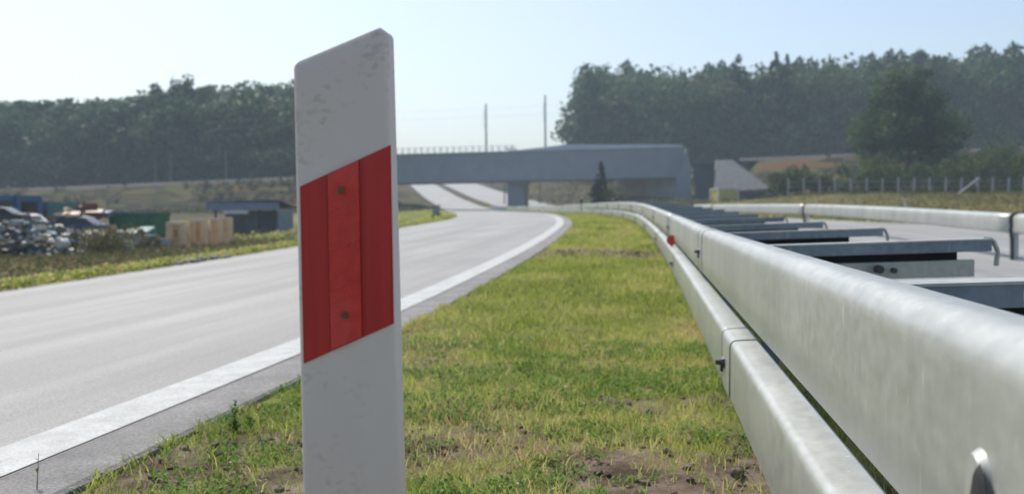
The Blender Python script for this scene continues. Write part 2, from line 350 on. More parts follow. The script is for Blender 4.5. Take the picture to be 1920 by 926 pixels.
# gravel verge of the far side
ys_v = np.concatenate([np.arange(4, 60, .8), np.arange(60, 140, 2.5)])
grid('gravel_verge', ys_v, np.array([RL-.35, RL-.003]), hz, M['rock'], .006)

# ---------------------------------------------------------------- foliage generators
def leaves(cent, n_per, spread, size, tint_c, flat=1.0, tvar=.18, r=rng):
    """leaf faces scattered round clump centres: returns vertices and tints"""
    k = len(cent); P = np.repeat(cent, n_per, 0); N = len(P)
    d = r.normal(size=(N, 3)); d /= np.linalg.norm(d, axis=1)[:, None]; rad = r.random(N)**.45
    sp = np.repeat(np.broadcast_to(spread, (k,)), n_per)
    d2 = d*(rad*sp)[:, None]; d2[:, 2] *= flat; P = P+d2
    n = d+r.normal(size=(N, 3))*.7; n /= np.linalg.norm(n, axis=1)[:, None]
    t = np.cross(n, r.normal(size=(N, 3))); t /= np.linalg.norm(t, axis=1)[:, None]; b = np.cross(n, t)
    s = size*(.6+.8*r.random(N))[:, None]
    V = np.stack([P-t*s, P-b*s*.55, P+t*s, P+b*s*.55], 1).reshape(-1, 3)
    T = np.clip(np.repeat(tint_c, n_per)+r.normal(size=N)*tvar, 0, 1)
    return V, T
def crown_pts(n, rx, ry, rz_, r=rng, low=.0, shell=.45):
    d = r.normal(size=(n, 3)); d /= np.linalg.norm(d, axis=1)[:, None]
    if low is not None: d[:, 2] = np.where(d[:, 2] < -.55+low, -d[:, 2], d[:, 2])
    rad = shell+(1-shell)*r.random(n)**.6
    lump = 1+.22*np.sin(d[:, 0]*4.1+r.random()*6)*np.cos(d[:, 1]*3.7+r.random()*6)+.12*np.sin(d[:, 2]*6+r.random()*6)
    return d*np.array([rx, ry, rz_])*(rad*lump)[:, None]
def broad_tree_arrays(H, W, seed, clumps=60, per=26, leaf=.35, base=.25, tint=.5):
    r = np.random.default_rng(seed)
    cz = H*(base+(1-base)*.5); P = crown_pts(clumps, W/2*.82, W/2*.82, H*(1-base)*.5*.85, r)
    P[:, 2] += cz; tc = np.clip(tint+r.normal(size=clumps)*.2, 0, 1)
    return leaves(P, per, W*.13*(.7+.7*r.random(clumps)), leaf, tc, .8, .12, r)
def conifer_arrays(H, W, seed, leaf=.3, per=14, tiers=22):
    r = np.random.default_rng(seed); C = []; S = []
    for i in range(tiers):
        t = i/(tiers-1); z = H*(.08+.90*t); rad = W/2*(1-t)**.85*(.85+.3*r.random())
        k = max(3, int(9*(1-t))+2)
        for j in range(k):
            a = r.random()*6.28; q = rad*(.35+.65*r.random()); C.append((math.cos(a)*q, math.sin(a)*q, z-.25*q*.4)); S.append(.11*W*(1-t*.93)+.05)
    C = np.array(C); return leaves(C, per, np.array(S), leaf, r.random(len(C)), .6, .15, r)
def trunk_bm(H, r0, limbs, seed, spread):
    rr = random.Random(seed); bm = bmesh.new(); p = Vector((0, 0, -.6)); rad = r0*1.25; pts = [p]
    for k in range(5):
        q = Vector((rr.uniform(-.04, .04)*H, rr.uniform(-.04, .04)*H, H*(k+1)/5)); nr = r0*(1-.17*(k+1)); tube(bm, p, q, rad, nr, 8); p = q; rad = nr; pts.append(q)
    for i in range(limbs):
        k = rr.randint(2, 5); a = rr.random()*6.28; s = pts[k]; L = spread*rr.uniform(.5, .95)
        m = s+Vector((math.cos(a)*L*.5, math.sin(a)*L*.5, L*.35)); e = m+Vector((math.cos(a+.3)*L*.5, math.sin(a+.3)*L*.5, L*.45))
        tube(bm, s, m, r0*.36, r0*.22, 6); tube(bm, m, e, r0*.22, r0*.06, 5)
    return bm
def tree(name, label, cat, loc, V, T, mat, H, r0, limbs=8, spread=2, seed=0, group=None, bark='bark', rz=0):
    t = thing(name, label, cat, loc, rz, group)
    quad_mesh('crown', V, M[mat], T, parent=t)
    bm_obj('trunk', trunk_bm(H, r0, limbs, seed, spread), M[bark], t)
    return t

# the two woods: many whole trees joined into one mass each
def wood(name, label, spots, seed, mat='wood', group=None, leafs=.42):
    r = np.random.default_rng(seed)
    protos = [broad_tree_arrays(1, .55+.12*(i % 3), seed+i, clumps=90, per=18, leaf=.026, base=-.02, tint=.5) for i in range(6)]
    Vs = []; Ts = []
    for (x, y, H, wf, tint) in spots:
        V, T = protos[r.integers(6)]; a = r.random()*6.28; ca, sa = math.cos(a), math.sin(a)
        v = V*np.array([H*wf, H*wf, H]); v = np.stack([v[:, 0]*ca-v[:, 1]*sa, v[:, 0]*sa+v[:, 1]*ca, v[:, 2]], 1)
        v += np.array([x, y, h1(x, y)-.5]); Vs.append(v); Ts.append(np.clip(T+tint, 0, 1))
    o = quad_mesh(name, np.concatenate(Vs), M[mat], np.concatenate(Ts)); prop(o, label, 'wood', kind='stuff')
    # trunks belong to the same mass
    bm = bmesh.new()
    for (x, y, H, wf, tint) in spots:
        z = h1(x, y); lean = r.normal()*.3; tube(bm, (x, y, z-.5), (x+lean, y, z+H*.5), H*.014, H*.008, 5)
    me = bpy.data.meshes.new('t'); bm.to_mesh(me); bm.free()
    b = bmesh.new(); b.from_mesh(o.data); n0 = len(b.faces); b.from_mesh(me)
    b.faces.ensure_lookup_table()
    for f in b.faces[n0:]: f.material_index = 1
    b.to_mesh(o.data); b.free(); o.data.materials.append(M['bark_pale']); bpy.data.meshes.remove(me)
    return o
def skyline(tab): return herm(tab)
# right-hand wood: heights follow the skyline of the place
SR = skyline([(1060, 150), (1085, 128), (1130, 118), (1200, 120), (1260, 130), (1330, 124), (1420, 122), (1500, 116), (1580, 106), (1700, 103), (1780, 100), (1850, 92), (1960, 92)])
sp = []
rr = random.Random(4)
for row, Y in enumerate((206, 215, 226, 240, 256)):
    px = 1106+row*6 if row < 2 else 1112+row*8
    while px < 2080:
        Yj = Y+rr.uniform(-3, 3); top = at(px, float(SR(min(px, 1960)))+rr.uniform(-1, 6)+(3 if row > 2 else 0)+(rr.uniform(10, 38) if row == 0 else 0), Yj)
        H = (top.z-h1(top.x, Yj)); sp.append((top.x, Yj, H, rr.uniform(.75, 1.05), rr.uniform(-.2, .2)))
        px += (23+rr.uniform(-5, 5))*(1 if row else .9)
for k in range(46):
    px = 1100+k*21; Yj = 200+rr.uniform(-3, 2); q = at(px, 300, Yj); sp.append((q.x, Yj, rr.uniform(7, 13), rr.uniform(1, 1.5), rr.uniform(-.35, .1)))
wood('wood', 'long dark green wood filling the skyline right of the railway bridge', sp, 40)
SL = skyline([(-60, 180), (0, 176), (30, 172), (60, 180), (150, 175), (200, 172), (265, 172), (290, 160), (340, 150), (420, 150), (470, 143), (520, 148), (560, 136), (620, 130), (700, 122)])
sp = []
for row, Y in enumerate((176, 184, 194, 208)):
    px = -110
    while px < 640:
        Yj = Y+rr.uniform(-3, 3); top = at(px, float(SL(px))+rr.uniform(-1, 6)+(rr.uniform(8, 34) if row == 0 else 0), Yj)
        H = top.z-h1(top.x, Yj); sp.append((top.x, Yj, H, rr.uniform(.8, 1.15), rr.uniform(-.28, .1)+(.12 if px > 330 else 0)))
        px += (26+rr.uniform(-5, 5))*(1 if row else .9)
for k in range(44):
    px = -100+k*17; Yj = 170+rr.uniform(-2, 2); q = at(px, 300, Yj); sp.append((q.x, Yj, rr.uniform(6, 11), rr.uniform(1, 1.5), rr.uniform(-.4, .0)))
for px in (292, 320, 424):
    Yj = 166.5; q = at(px, 300, Yj); sp.append((q.x, Yj, rr.uniform(12, 17), .001, 0))
wood('wood', 'dark bluish green wood behind the railway bank on the left', sp, 60)

# trees that stand out
def stand(px, ytop, Y):
    p = at(px, ytop, Y); z = h1(p.x, Y); return (p.x, Y, z), p.z-z
loc, H = stand(1706, 128, 112)
r_ = np.random.default_rng(5)
P = crown_pts(210, 5.6, 5.2, 5.9, r_, low=-.25, shell=.3); P[:, 2] += H-6.6
P2 = np.array([(-5.0, -1, 5.2), (-5.4, 0, 6.6), (-4.6, -1, 4.0), (4.6, -1, 6.0), (4.0, 0, 4.6), (-3.6, -1.5, 3.4), (2.6, -2, 3.8), (0, -2, 3.6), (-1.6, 1, 3.4), (1.5, 1, 3.2)]); P = np.concatenate([P, P2])
V, T = leaves(P, 120, 1.15*(.7+.6*r_.random(len(P))), .17, np.clip(.45+r_.normal(size=len(P))*.28, 0, 1), .85, .12, r_)
tree('broadleaf_tree', 'big round dark tree standing alone in front of the right wood', 'tree', loc, V, T, 'oak', H*.72, .42, 16, 5, 3)
for (px, yt, Y, lab, W) in ((1385, 100, 205, 'small pointed spruce tip left of the other two above the wood', 9), (1455, 95, 204, 'tallest pointed spruce rising above the wood skyline', 10), (1476, 100, 208, 'slim spruce tip close right of the tallest one', 6)):
    loc, H = stand(px, yt, Y); V, T = conifer_arrays(H, W*2.2, px, .34, 30, 40); tree('spruce_tree', lab, 'tree', loc, V, T, 'conifer', H*.95, .25, 0, 1, px, 'spruces above the right wood')
for (px, yt, lab, W) in ((299, 147, 'narrow tall tree poking above the left wood', 5.5), (340, 138, 'rounded tall tree top beside the narrow one above the left wood', 7.5)):
    loc, H = stand(px, yt, 181); V, T = broad_tree_arrays(H, W, px, 90, 26, .4, .25, .35); tree('broadleaf_tree', lab, 'tree', loc, V, T, 'wood', H*.7, .25, 5, 2, px, 'tall trees above the left wood')
loc, H = stand(1127, 303, 102); V, T = conifer_arrays(H, 3.3, 77, .12, 60, 24); tree('conifer_tree', 'small dark conifer in front of the grey bridge girder', 'tree', loc, V, T, 'conifer', H*.9, .07, 0, 1, 5)
def bush(name, label, px, ytop, Y, W, seed, mat='bush', leaf=.12, group=None, clumps=26, per=50, tint=.5):
    loc, H = stand(px, ytop, Y); r = np.random.default_rng(seed)
    P = crown_pts(clumps, W/2*.8, W/2*.7, H*.42, r, low=None, shell=.3); P[:, 2] = np.abs(P[:, 2]+H*.45)
    V, T = leaves(P, per, W*.16*(.7+.7*r.random(clumps)), leaf, np.clip(tint+r.normal(size=clumps)*.22, 0, 1), .9, .12, r)
    t = thing(name, label, 'bush', loc, 0, group); quad_mesh('foliage', V, M[mat], T, parent=t)
    bm = bmesh.new()
    for k in range(5):
        a = k*1.25; tube(bm, (0, 0, -.2), (math.cos(a)*W*.2, math.sin(a)*W*.15, H*.6), .05, .02, 5)
    bm_obj('stem', bm, M['bark'], t); return t
bush('bush', 'pale green bush at the foot of the small conifer', 1150, 338, 101, 3.0, 3, tint=.75, per=40)
HB = [(1470, 312, 3.6), (1500, 306, 4.2), (1545, 312, 4), (1590, 305, 4.4), (1635, 290, 5), (1680, 300, 4.4), (1730, 296, 5), (1780, 284, 4.8), (1826, 272, 5), (1872, 268, 5.4), (1918, 262, 5.2)]
HL = ['leftmost bush of the hedge, next to the sloping field', 'dark bush second from the left end of the hedge', 'low bush behind the left end of the post fence', 'bush between the low hedge and the big tree', 'bright green bush at the left foot of the big tree', 'dark bush directly under the big tree', 'dark bush at the right foot of the big tree',
      'pale topped bush just right of the big tree', 'tall bush behind the leaning pole', 'light green bush second from the right frame edge', 'tall green bush at the right edge of the picture']
for i, (px, yt, W) in enumerate(HB):
    bush('bush', HL[i], px, yt, 97+(i % 3), W, 100+i, 'bush' if i in (4, 7, 8, 9, 10) else 'oak', .13, 'bushes of the hedge behind the post fence', tint=.55 if i in (4, 7, 9) else .4)

for (px, yt, Y, W, lab) in ((1655, 262, 124, 7, 'tall shrub showing left behind the trunk of the big tree'), (1765, 255, 126, 8, 'tall dark shrub just right behind the big tree'), (1820, 262, 122, 8, 'broad dark shrub behind the hedge above the leaning pole'), (1870, 248, 125, 8, 'high dark shrub behind the hedge second from the right edge'), (1925, 244, 122, 9, 'highest dark shrub behind the hedge at the right edge')):
    bush('bush', lab, px, yt, Y, W, px, 'oak', .17, 'tall shrubs behind the hedge', 44, 70, .4)

# ---------------------------------------------------------------- railway bridge
def brz(px, py, Y=150.): return at(px, py, Y).z
bL = at(700, 292, 150); bR = at(1284, 276, 150); xl, xr = SPAN_L-1, bR.x
tilt = math.atan2(bR.z-at(750, 290, 150).z, bR.x-at(750, 290, 150).x)
br = thing('railway_bridge', 'blue grey steel girder railway bridge crossing over the road', 'bridge')
def btop(X): return at(750, 290, 150).z+(X-at(750, 290, 150).x)*math.tan(tilt)
GD = at(750, 290, 150).z-at(750, 343, 150).z
def slab(name, x0, x1, y0, y1, dz1, dz0, mat, parent, bev=0):
    """a long piece that follows the tilt of the deck; dz from the girder top"""
    V = []
    for x in (x0, x1):
        for y in (y0, y1):
            for dz in (dz0, dz1): V.append((x, y, btop(x)+dz))
    Fc = [(0, 1, 3, 2), (4, 6, 7, 5), (0, 4, 5, 1), (2, 3, 7, 6), (1, 5, 7, 3), (0, 2, 6, 4)]
    return py_obj(name, V, Fc, mat, parent)
xc = at(1150, 300, 150).x
gd = slab('girder', xl, xr, 150, 150.4, 0, -GD, M['steel_blue'], br)
slab('girder', xl, xr, 159.6, 160, 0, -GD, M['steel_blue'], br)
slab('flange', xl, xr, 149.75, 150.65, .08, .001, M['steel_light'], gd)
slab('flange', xl, xr, 149.75, 150.65, -GD-.001, -GD-.09, M['steel_blue'], gd)
slab('deck', xl, xr, 150.41, 159.59, -GD+1.3, -GD+.3, M['concrete'], br)
# light parapet screen on the right half, open railing on the left
xp = at(1062, 300, 150).x
V = [(xp-9, 150.7, btop(xp-9)+.02), (xp, 150.7, btop(xp)+.02), (xr-.4, 150.7, btop(xr)+.02), (xr-.4, 150.7, btop(xr)+.42), (xp, 150.7, btop(xp)+.95), (xp-9, 150.7, btop(xp-9)+.15)]
V += [(a, b+.08, c_) for a, b, c_ in V]
py_obj('parapet', V, [(0, 1, 4, 5), (1, 2, 3, 4), (11, 10, 7, 6), (10, 9, 8, 7), (0, 6, 7, 1), (1, 7, 8, 2), (2, 8, 9, 3), (3, 9, 10, 4), (4, 10, 11, 5), (5, 11, 6, 0)], M['steel_light'], br)
rl = slab('railing', xl, xp-8, 151.2, 151.25, 1.02, .96, M['steel_light'], br); slab('mid_rail', xl, xp-8, 151.2, 151.25, .52, .48, M['steel_light'], rl)
me = None; x = xl+.5
while x < xp-8:
    if me is None:
        o = box_obj('railing_post', -.07, .07, -.05, .05, 0, 1.15, M['steel_light'], br, loc=(x, 151.3, btop(x))); me = o.data
    else: obj('railing_post', me, br, loc=(x, 151.3, btop(x)))
    x += 1.05
# pier
pp = at(953, 340, 153); pq = at(984, 340, 153)
bm = bmesh.new(); box(bm, pp.x, pq.x, 152, 158, 0.2, btop(pq.x)-GD+.2, .08); pier = bm_obj('pier', bm, M['steel_blue'], br, smooth=True)
box_obj('bearing', pp.x-.25, pq.x+.25, 151.6, 158.4, btop(pp.x)-GD-.35, btop(pp.x)-GD-.1, M['steel_blue'], pier)
# right abutment: a wall turned towards the road, two bays
p0 = at(1152, 380, 161); p1 = at(1268, 380, 151.2)
def wall(name, a, b, z0, z1, th, mat, parent):
    d = (Vector((b[0]-a[0], b[1]-a[1], 0))).normalized(); n = Vector((-d.y, d.x, 0))*th
    V = [(a[0], a[1], z0), (b[0], b[1], z0), (b[0], b[1], z1), (a[0], a[1], z1)]; V += [(v[0]+n.x, v[1]+n.y, v[2]) for v in V]
    return py_obj(name, V, [(0, 1, 2, 3), (7, 6, 5, 4), (0, 4, 5, 1), (1, 5, 6, 2), (2, 6, 7, 3), (3, 7, 4, 0)], mat, parent)
zt = btop(p0.x)-GD+.4
mid = ((p0.x+p1.x)/2, (p0.y+p1.y)/2)
ab = wall('abutment', (p0.x, p0.y), mid, .5, zt, 1.2, M['concrete_brown'], br)
wall('abutment', (mid[0]+.06, mid[1]-.12), (p1.x, p1.y-.05), .5, zt, 1.2, M['concrete'], br)
e0 = at(1268, 380, 150).x; e1 = at(1300, 380, 150).x
V = [(e0, 149.2, .6), (e1-.6, 149.2, .6), (e1-.6, 149.2, brz(1290, 308)), (e1-1.7, 149.2, btop(xr)+.02), (e0, 149.2, btop(e0)-GD-.12)]
V = [(e0, 149.2, .6), (e1-.2, 149.2, .6), (e1-.5, 149.2, brz(1298, 312)), (xr+.25, 149.2, btop(xr)-.1), (xr-.9, 149.2, btop(xr)-GD-.12), (e0, 149.2, btop(e0)-GD-.12)]
V += [(a, b+9, c_) for a, b, c_ in V]
n_ = 6; py_obj('abutment_pillar', V, [tuple(range(n_)), tuple(range(2*n_-1, n_-1, -1))]+[(i, i+n_, (i+1) % n_+n_, (i+1) % n_) for i in range(n_)], M['steel_blue'], br)
w0 = at(1302, 380, 151).x; w1 = at(1350, 380, 153).x
wt = brz(1320, 309); V = [(w0, 150.2, .6), (w1, 152.5, .6), (w1, 152.5, wt-.1), (w0, 150.2, wt)]; V += [(a, b+1.0, c_) for a, b, c_ in V]
py_obj('wing_wall', V, [(0, 1, 2, 3), (7, 6, 5, 4), (0, 4, 5, 1), (1, 5, 6, 2), (2, 6, 7, 3), (3, 7, 4, 0)], M['dark_wall'], br)
box_obj('coping', w0-.3, w1+.3, 149.8, 153.6, wt+.02, wt+.42, M['dark_wall'], br)
# left abutment, mostly hidden by the marker post
wall('abutment', (SPAN_L+1, 160), (SPAN_L-1, 149.5), .3, btop(SPAN_L)-GD+.3, 1.5, M['concrete'], br)
# stone revetment on the end of the embankment
def rev(px, py, Y): p = at(px, py, Y); return (p.x, Y, p.z)
A = rev(1342, 308, 149.5); B = rev(1372, 308, 149.3); C_ = rev(1446, 362, 140.5); D = rev(1338, 368, 139.5)
nx, ny = 14, 10; V = []
for j in range(ny+1):
    for i in range(nx+1):
        s, t = i/nx, j/ny
        p = (Vector(A)*(1-s)+Vector(B)*s)*(1-t)+(Vector(D)*(1-s)+Vector(C_)*s)*t
        V.append((p.x, p.y-.25, p.z+.08+random.uniform(-.05, .05)))
Fc = [(j*(nx+1)+i, j*(nx+1)+i+1, (j+1)*(nx+1)+i+1, (j+1)*(nx+1)+i) for j in range(ny) for i in range(nx)]
o = py_obj('revetment', V, Fc, M['revet']); md = o.modifiers.new('s', 'SOLIDIFY'); md.thickness = .6; md.offset = -1; prop(o, 'pale stone paved slope at the right end of the bridge', 'revetment')
# track on the embankment, left and right of the bridge
for (x0, x1) in ((-260, SPAN_L-1), (SPAN_R-2, 120)):
    V = []; Fc = []; n = 30
    for i in range(n+1):
        X = x0+(x1-x0)*i/n; z = zc(X)
        V += [(X, 150.4, z+.02), (X, 151.4, z+.5), (X, 156, z+.5), (X, 158, z+.02)]
    for i in range(n):
        for k in range(3): a = i*4+k; Fc.append((a, a+4, a+5, a+1))
    prop(py_obj('track_bed', V, Fc, M['ballast']), kind='structure')
# catenary masts and their wires
def mast(px, ytop, Y, label):
    p = at(px, ytop, Y); zb = btop(p.x)-GD+1.2; t = thing('catenary_mast', label, 'mast', (p.x, Y, zb), 0, 'overhead line masts on the bridge'); H = p.z-zb
    bm = bmesh.new(); tube(bm, (0, 0, 0), (-.08, 0, H), .2, .13, 10); bm_obj('pole', bm, M['grey'], t, smooth=True)
    bm = bmesh.new(); tube(bm, (-.06, 0, H*.80), (-.06, -2.4, H*.88), .035); tube(bm, (-.06, 0, H*.62), (-.06, -2.4, H*.70), .035); tube(bm, (-.06, -1.9, H*.865), (-.06, -2.3, H*.70), .03); bm_obj('arm', bm, M['grey'], t)
    bm = bmesh.new(); tube(bm, (-.06, -.05, H*.80), (-.06, -.3, H*.81), .07); bm_obj('insulator', bm, M['brown'], t); return p, H
mA = mast(912, 195, 157, 'left one of the two thin masts above the bridge deck'); mB = mast(1023, 179, 157, 'right, taller one of the two thin masts above the bridge')
for k, (dz, lab) in enumerate(((-1.0, 'upper thin overhead wire running along the railway'), (-2.4, 'lower thin overhead wire running along the railway'))):
    bm = bmesh.new(); pts = []
    for i in range(41):
        X = -75+i*(72/40); s = ((X-mA[0].x) % 9.2)/9.2; pts.append((X, 154.6, mA[0].z+(X-mA[0].x)*.03+dz-.5*(s*(1-s))*(1 if k == 0 else 0)))
    for a, b in zip(pts, pts[1:]): tube(bm, a, b, .009, n=4)
    prop(bm_obj('overhead_wire', bm, M['grey']), lab, 'wire')
for (px, yt, W, lab) in ((946, 279, 5, 'dark bush showing behind the bridge railing between the masts'), (1012, 281, 7, 'low dark bushes behind the bridge at the right mast')):
    loc, H = stand(px, yt, 185); r = np.random.default_rng(px); P = crown_pts(24, W/2, 1.5, 1.2, r, low=None); P[:, 2] += H-1.3
    V, T = leaves(P, 26, .8, .2, r.random(24)*.6, 1, .1, r); t = thing('bush', lab, 'bush', loc); quad_mesh('foliage', V, M['oak'], T, parent=t); bm = bmesh.new(); tube(bm, (0, 0, -.5), (0, 0, H-1), .15, .08); bm_obj('stem', bm, M['bark'], t)

# white concrete barrier ends at the pier
def barrier(px0, px1, Y, y0, y1, label):
    a = at(px0, y1, Y); b = at(px1, y0, Y); t = thing('concrete_barrier', label, 'barrier', ((a.x+b.x)/2, Y, a.z-.1)); wv = (b.x-a.x)/2; hv = b.z-a.z+.1
    pr = [(-.3, 0), (-.3, .12), (-.12, .35), (-.09, hv), (.09, hv), (.12, .35), (.3, .12), (.3, 0)]
    V = [(-wv, q[0], q[1]) for q in pr]+[(wv, q[0], q[1]) for q in pr]; n = 8
    py_obj('body', V, [tuple(range(n)), tuple(range(2*n-1, n-1, -1))]+[(i, (i+1) % n, (i+1) % n+n, i+n) for i in range(n)], M['white'], t)
barrier(921, 953, 146, 387, 397, 'white concrete barrier left of the bridge pier')
barrier(970, 986, 146, 386, 397, 'short white concrete block at the right foot of the pier')

# ---------------------------------------------------------------- guardrails
def sweep(name, prof, y0, y1, mat, parent, step=.5, closed=False, smooth=True, ends=0.0):
    n = max(2, int((y1-y0)/step)+1); ys = np.linspace(y0, y1, n); V = []; k = len(prof); Fc = []
    for y in ys:
        cx, cz = float(c(y)), float(g(y))
        for (u, z) in prof: V.append((cx+u, y, cz+z))
    for i in range(n-1):
        for j in range(k if closed else k-1):
            a = i*k+j; b = i*k+(j+1) % k; Fc.append((a, b, b+k, a+k))
    return py_obj(name, V, Fc, mat, parent, smooth)
def arc(cx, cz, r, a0, a1, n): return [(cx+r*math.cos(R(a0+(a1-a0)*i/n)), cz+r*math.sin(R(a0+(a1-a0)*i/n))) for i in range(n+1)]
E = EYE
# outer skin of the upper beam, from its folded lower lip over the rounded top to the back lip
UP = [(.385, E-.392), (.352, E-.40), (.346, E-.392), (.343, E-.30), (.343, E-.182)]+arc(.391, E-.167, .048, 180, 80, 9)+[(.44, E-.122), (.452, E-.132), (.455, E-.177)]
LO = [(.315, E-.70), (.290, E-.672), (.283, E-.655), (.283, E-.49)]+arc(.305, E-.475, .022, 180, 95, 5)+[(.345, E-.450), (.372, E-.449), (.38, E-.455), (.382, E-.52)]
def thick(p, t=.0035):
    return p
gr = thing('guardrail', 'galvanised double guardrail with cross bars running along the grass strip', 'guardrail')
def beam_run(nm, prof, joints, parent, lap=.10, sleeve=True):
    for i, (a, b) in enumerate(zip(joints, joints[1:])):
        st = .12 if b < 16 else (.8 if b < 70 else 2.5)
        o = sweep(nm, prof, a+.006, b+lap if i < len(joints)-2 else b, M['galv'], parent, st)
        # each section laps in front of the next one: the far section is tucked 4 mm behind
        if i % 1 == 0:
            md = o.modifiers.new('skin', 'SOLIDIFY'); md.thickness = .0035; md.offset = -1
    for j in joints[1:-1]:
        if j > 60: continue
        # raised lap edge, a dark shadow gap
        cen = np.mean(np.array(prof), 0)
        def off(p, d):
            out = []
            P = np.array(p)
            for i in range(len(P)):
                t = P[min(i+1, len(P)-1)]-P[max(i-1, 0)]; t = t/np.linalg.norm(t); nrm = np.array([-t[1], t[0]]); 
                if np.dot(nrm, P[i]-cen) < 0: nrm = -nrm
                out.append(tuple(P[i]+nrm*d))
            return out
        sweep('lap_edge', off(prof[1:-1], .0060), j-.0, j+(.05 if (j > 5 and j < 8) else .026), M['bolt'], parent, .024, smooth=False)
        sweep('lap_plate', off(prof[1:-1], .0035), j-.30, j, M['galv'], parent, .05)
        # bolts
        f = [p for p in prof if abs(p[0]-min(q[0] for q in prof)) < .006]
        z0, z1 = min(p[1] for p in f), max(p[1] for p in f); u0 = min(q[0] for q in prof)
        for zz in ((z0+(z1-z0)*.50), ):
            for yy in (j-.10,):
                X = float(c(yy))+u0-.004; Z = float(g(yy))+zz
                bm = bmesh.new(); tube(bm, (X, yy, Z), (X-.014, yy, Z), .024, .020, 10); tube(bm, (X-.013, yy, Z), (X-.034, yy, Z), .012, .010, 8); bm_obj('bolt', bm, M['bolt'], parent)
                bm = bmesh.new(); tube(bm, (X, yy+.07, Z-.03), (X-.012, yy+.07, Z-.03), .018, .015, 8); bm_obj('bolt', bm, M['bolt'], parent)
far = [30.6, 36.6, 42.6, 48.6, 60.6, 78.6, 102.6, 126.6, 146]
beam_run('upper_rail', UP, [-.6, 6.6, 12.6, 18.6, 24.6]+far, gr)
beam_run('lower_rail', LO, [-2.2, 3.75, 9.9, 15.8, 21.8, 27.8]+[v+3 for v in far[:-1]]+[146], gr)
# posts, hanger plates behind the beams
for y in [4.1, 6.2, 8.3, 10.4, 12.5, 14.6, 16.7, 18.8, 20.9]+[22.9+2.1*k for k in range(30)]:
    cx, cz = float(c(y)), float(g(y)); 
    bm = bmesh.new()
    box(bm, .47, .478, -.04, .04, -.1, E-.16); box(bm, .478, .53, -.044, -.038, -.1, E-.162); box(bm, .478, .53, .038, .044, -.1, E-.164)
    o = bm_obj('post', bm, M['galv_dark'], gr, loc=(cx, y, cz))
# cross bars: a C channel on top and a shorter one under it, following the cross fall
def channel(name, u0, u1, y, ztop, hgt, wid, fall, mat, parent, skew=0, lipm=None):
    cx, cz = float(c(y)), float(g(y)); V = []; t = .006
    pr = [(-wid/2, -hgt), (-wid/2, 0), (wid/2, 0), (wid/2, -hgt), (wid/2-t, -hgt), (wid/2-t, -t), (-wid/2+t, -t), (-wid/2+t, -hgt)]
    for u in (u0, u1):
        for (a, z) in pr: V.append((cx+u, y+a+skew*(u-u0), cz+ztop+z+fall*(u-u0)))
    n = 8; return py_obj(name, V, [tuple(range(n)), tuple(range(2*n-1, n-1, -1))]+[(i, (i+1) % n, (i+1) % n+n, i+n) for i in range(n)], mat, parent)
bars = [2.02, 4.15, 6.3, 8.3, 10.4, 12.5, 14.6, 16.7, 18.8, 20.9, 23, 25.1, 27.2, 29.3, 31.4, 35, 39, 43]
for i, y in enumerate(bars):
    UE = 1.38 if i == 1 else 1.46
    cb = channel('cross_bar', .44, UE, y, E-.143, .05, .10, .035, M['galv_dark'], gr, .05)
    cy = y+.05
    lb = channel('lower_cross_bar', .50, 1.32, y+.02, E-.225, .070, .09, .035, M['galv'], gr, .05)
    wm = channel('gap_shade', .47, 1.27, y+.045, E-.192, .060, .02, .035, M['black'], gr, .05)  # black strip added between the channels, painting in the shadow of the gap
    channel('lit_lip', .44, UE, y, E-.1415, .006, .108, .035, M['galv'], cb, .05)  # pale strip laid on the bar as its painted sunlit top
    if y < 12:
        cx, cz = float(c(y)), float(g(y)); bm = bmesh.new(); X = cx+UE-.015; Z = cz+E-.112
        tube(bm, (X, y+.05, Z), (X+.035, y+.05, Z-.004), .010, n=6); tube(bm, (X+.035, y+.05, Z-.004), (X+.055, y+.05, Z-.05), .010, n=6); tube(bm, (X+.055, y+.05, Z-.05), (X+.05, y+.05, Z-.11), .010, n=6)
        bm_obj('end_hook', bm, M['galv'], cb)
        bm = bmesh.new(); tube(bm, (cx+.93, y-.03, cz+E-.235), (cx+.93, y-.075, cz+E-.235), .018, .018, 8); tube(bm, (cx+.99, y-.03, cz+E-.240), (cx+.99, y-.06, cz+E-.240), .012, .012, 8)
        bm_obj('bolt', bm, M['bolt'], lb)
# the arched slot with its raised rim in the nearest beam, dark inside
ysl = 1.06; ux = .343; ZS = E-.243
def plate(name, pts, x0, x1, mat):
    cy_ = sum(p[0] for p in pts)/len(pts); n = len(pts); cz_ = -.06
    V = [(x0, a, b) for a, b in pts]+[(x1, cy_+(a-cy_)*.72, cz_+(b-cz_)*.86) for a, b in pts]
    return py_obj(name, V, [tuple(range(n-1, -1, -1)), tuple(range(n, 2*n))]+[(i, (i+1) % n, (i+1) % n+n, i+n) for i in range(n)], mat, gr, True, loc=(ux, ysl, ZS))
dome = [(-.040, -.22), (-.037, -.08)]+[(.034*math.cos(R(a)), -.034+.034*math.sin(R(a))) for a in range(172, 0, -12)]+[(.037, -.08), (.040, -.22)]
plate('lug_plate', dome, .001, -.010, M['galv'])
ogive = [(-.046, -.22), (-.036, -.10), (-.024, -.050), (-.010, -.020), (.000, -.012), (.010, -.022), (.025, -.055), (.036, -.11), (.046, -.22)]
lg = plate('lug_slot', ogive, -.0095, -.0145, M['black']); lg.location.y -= .022
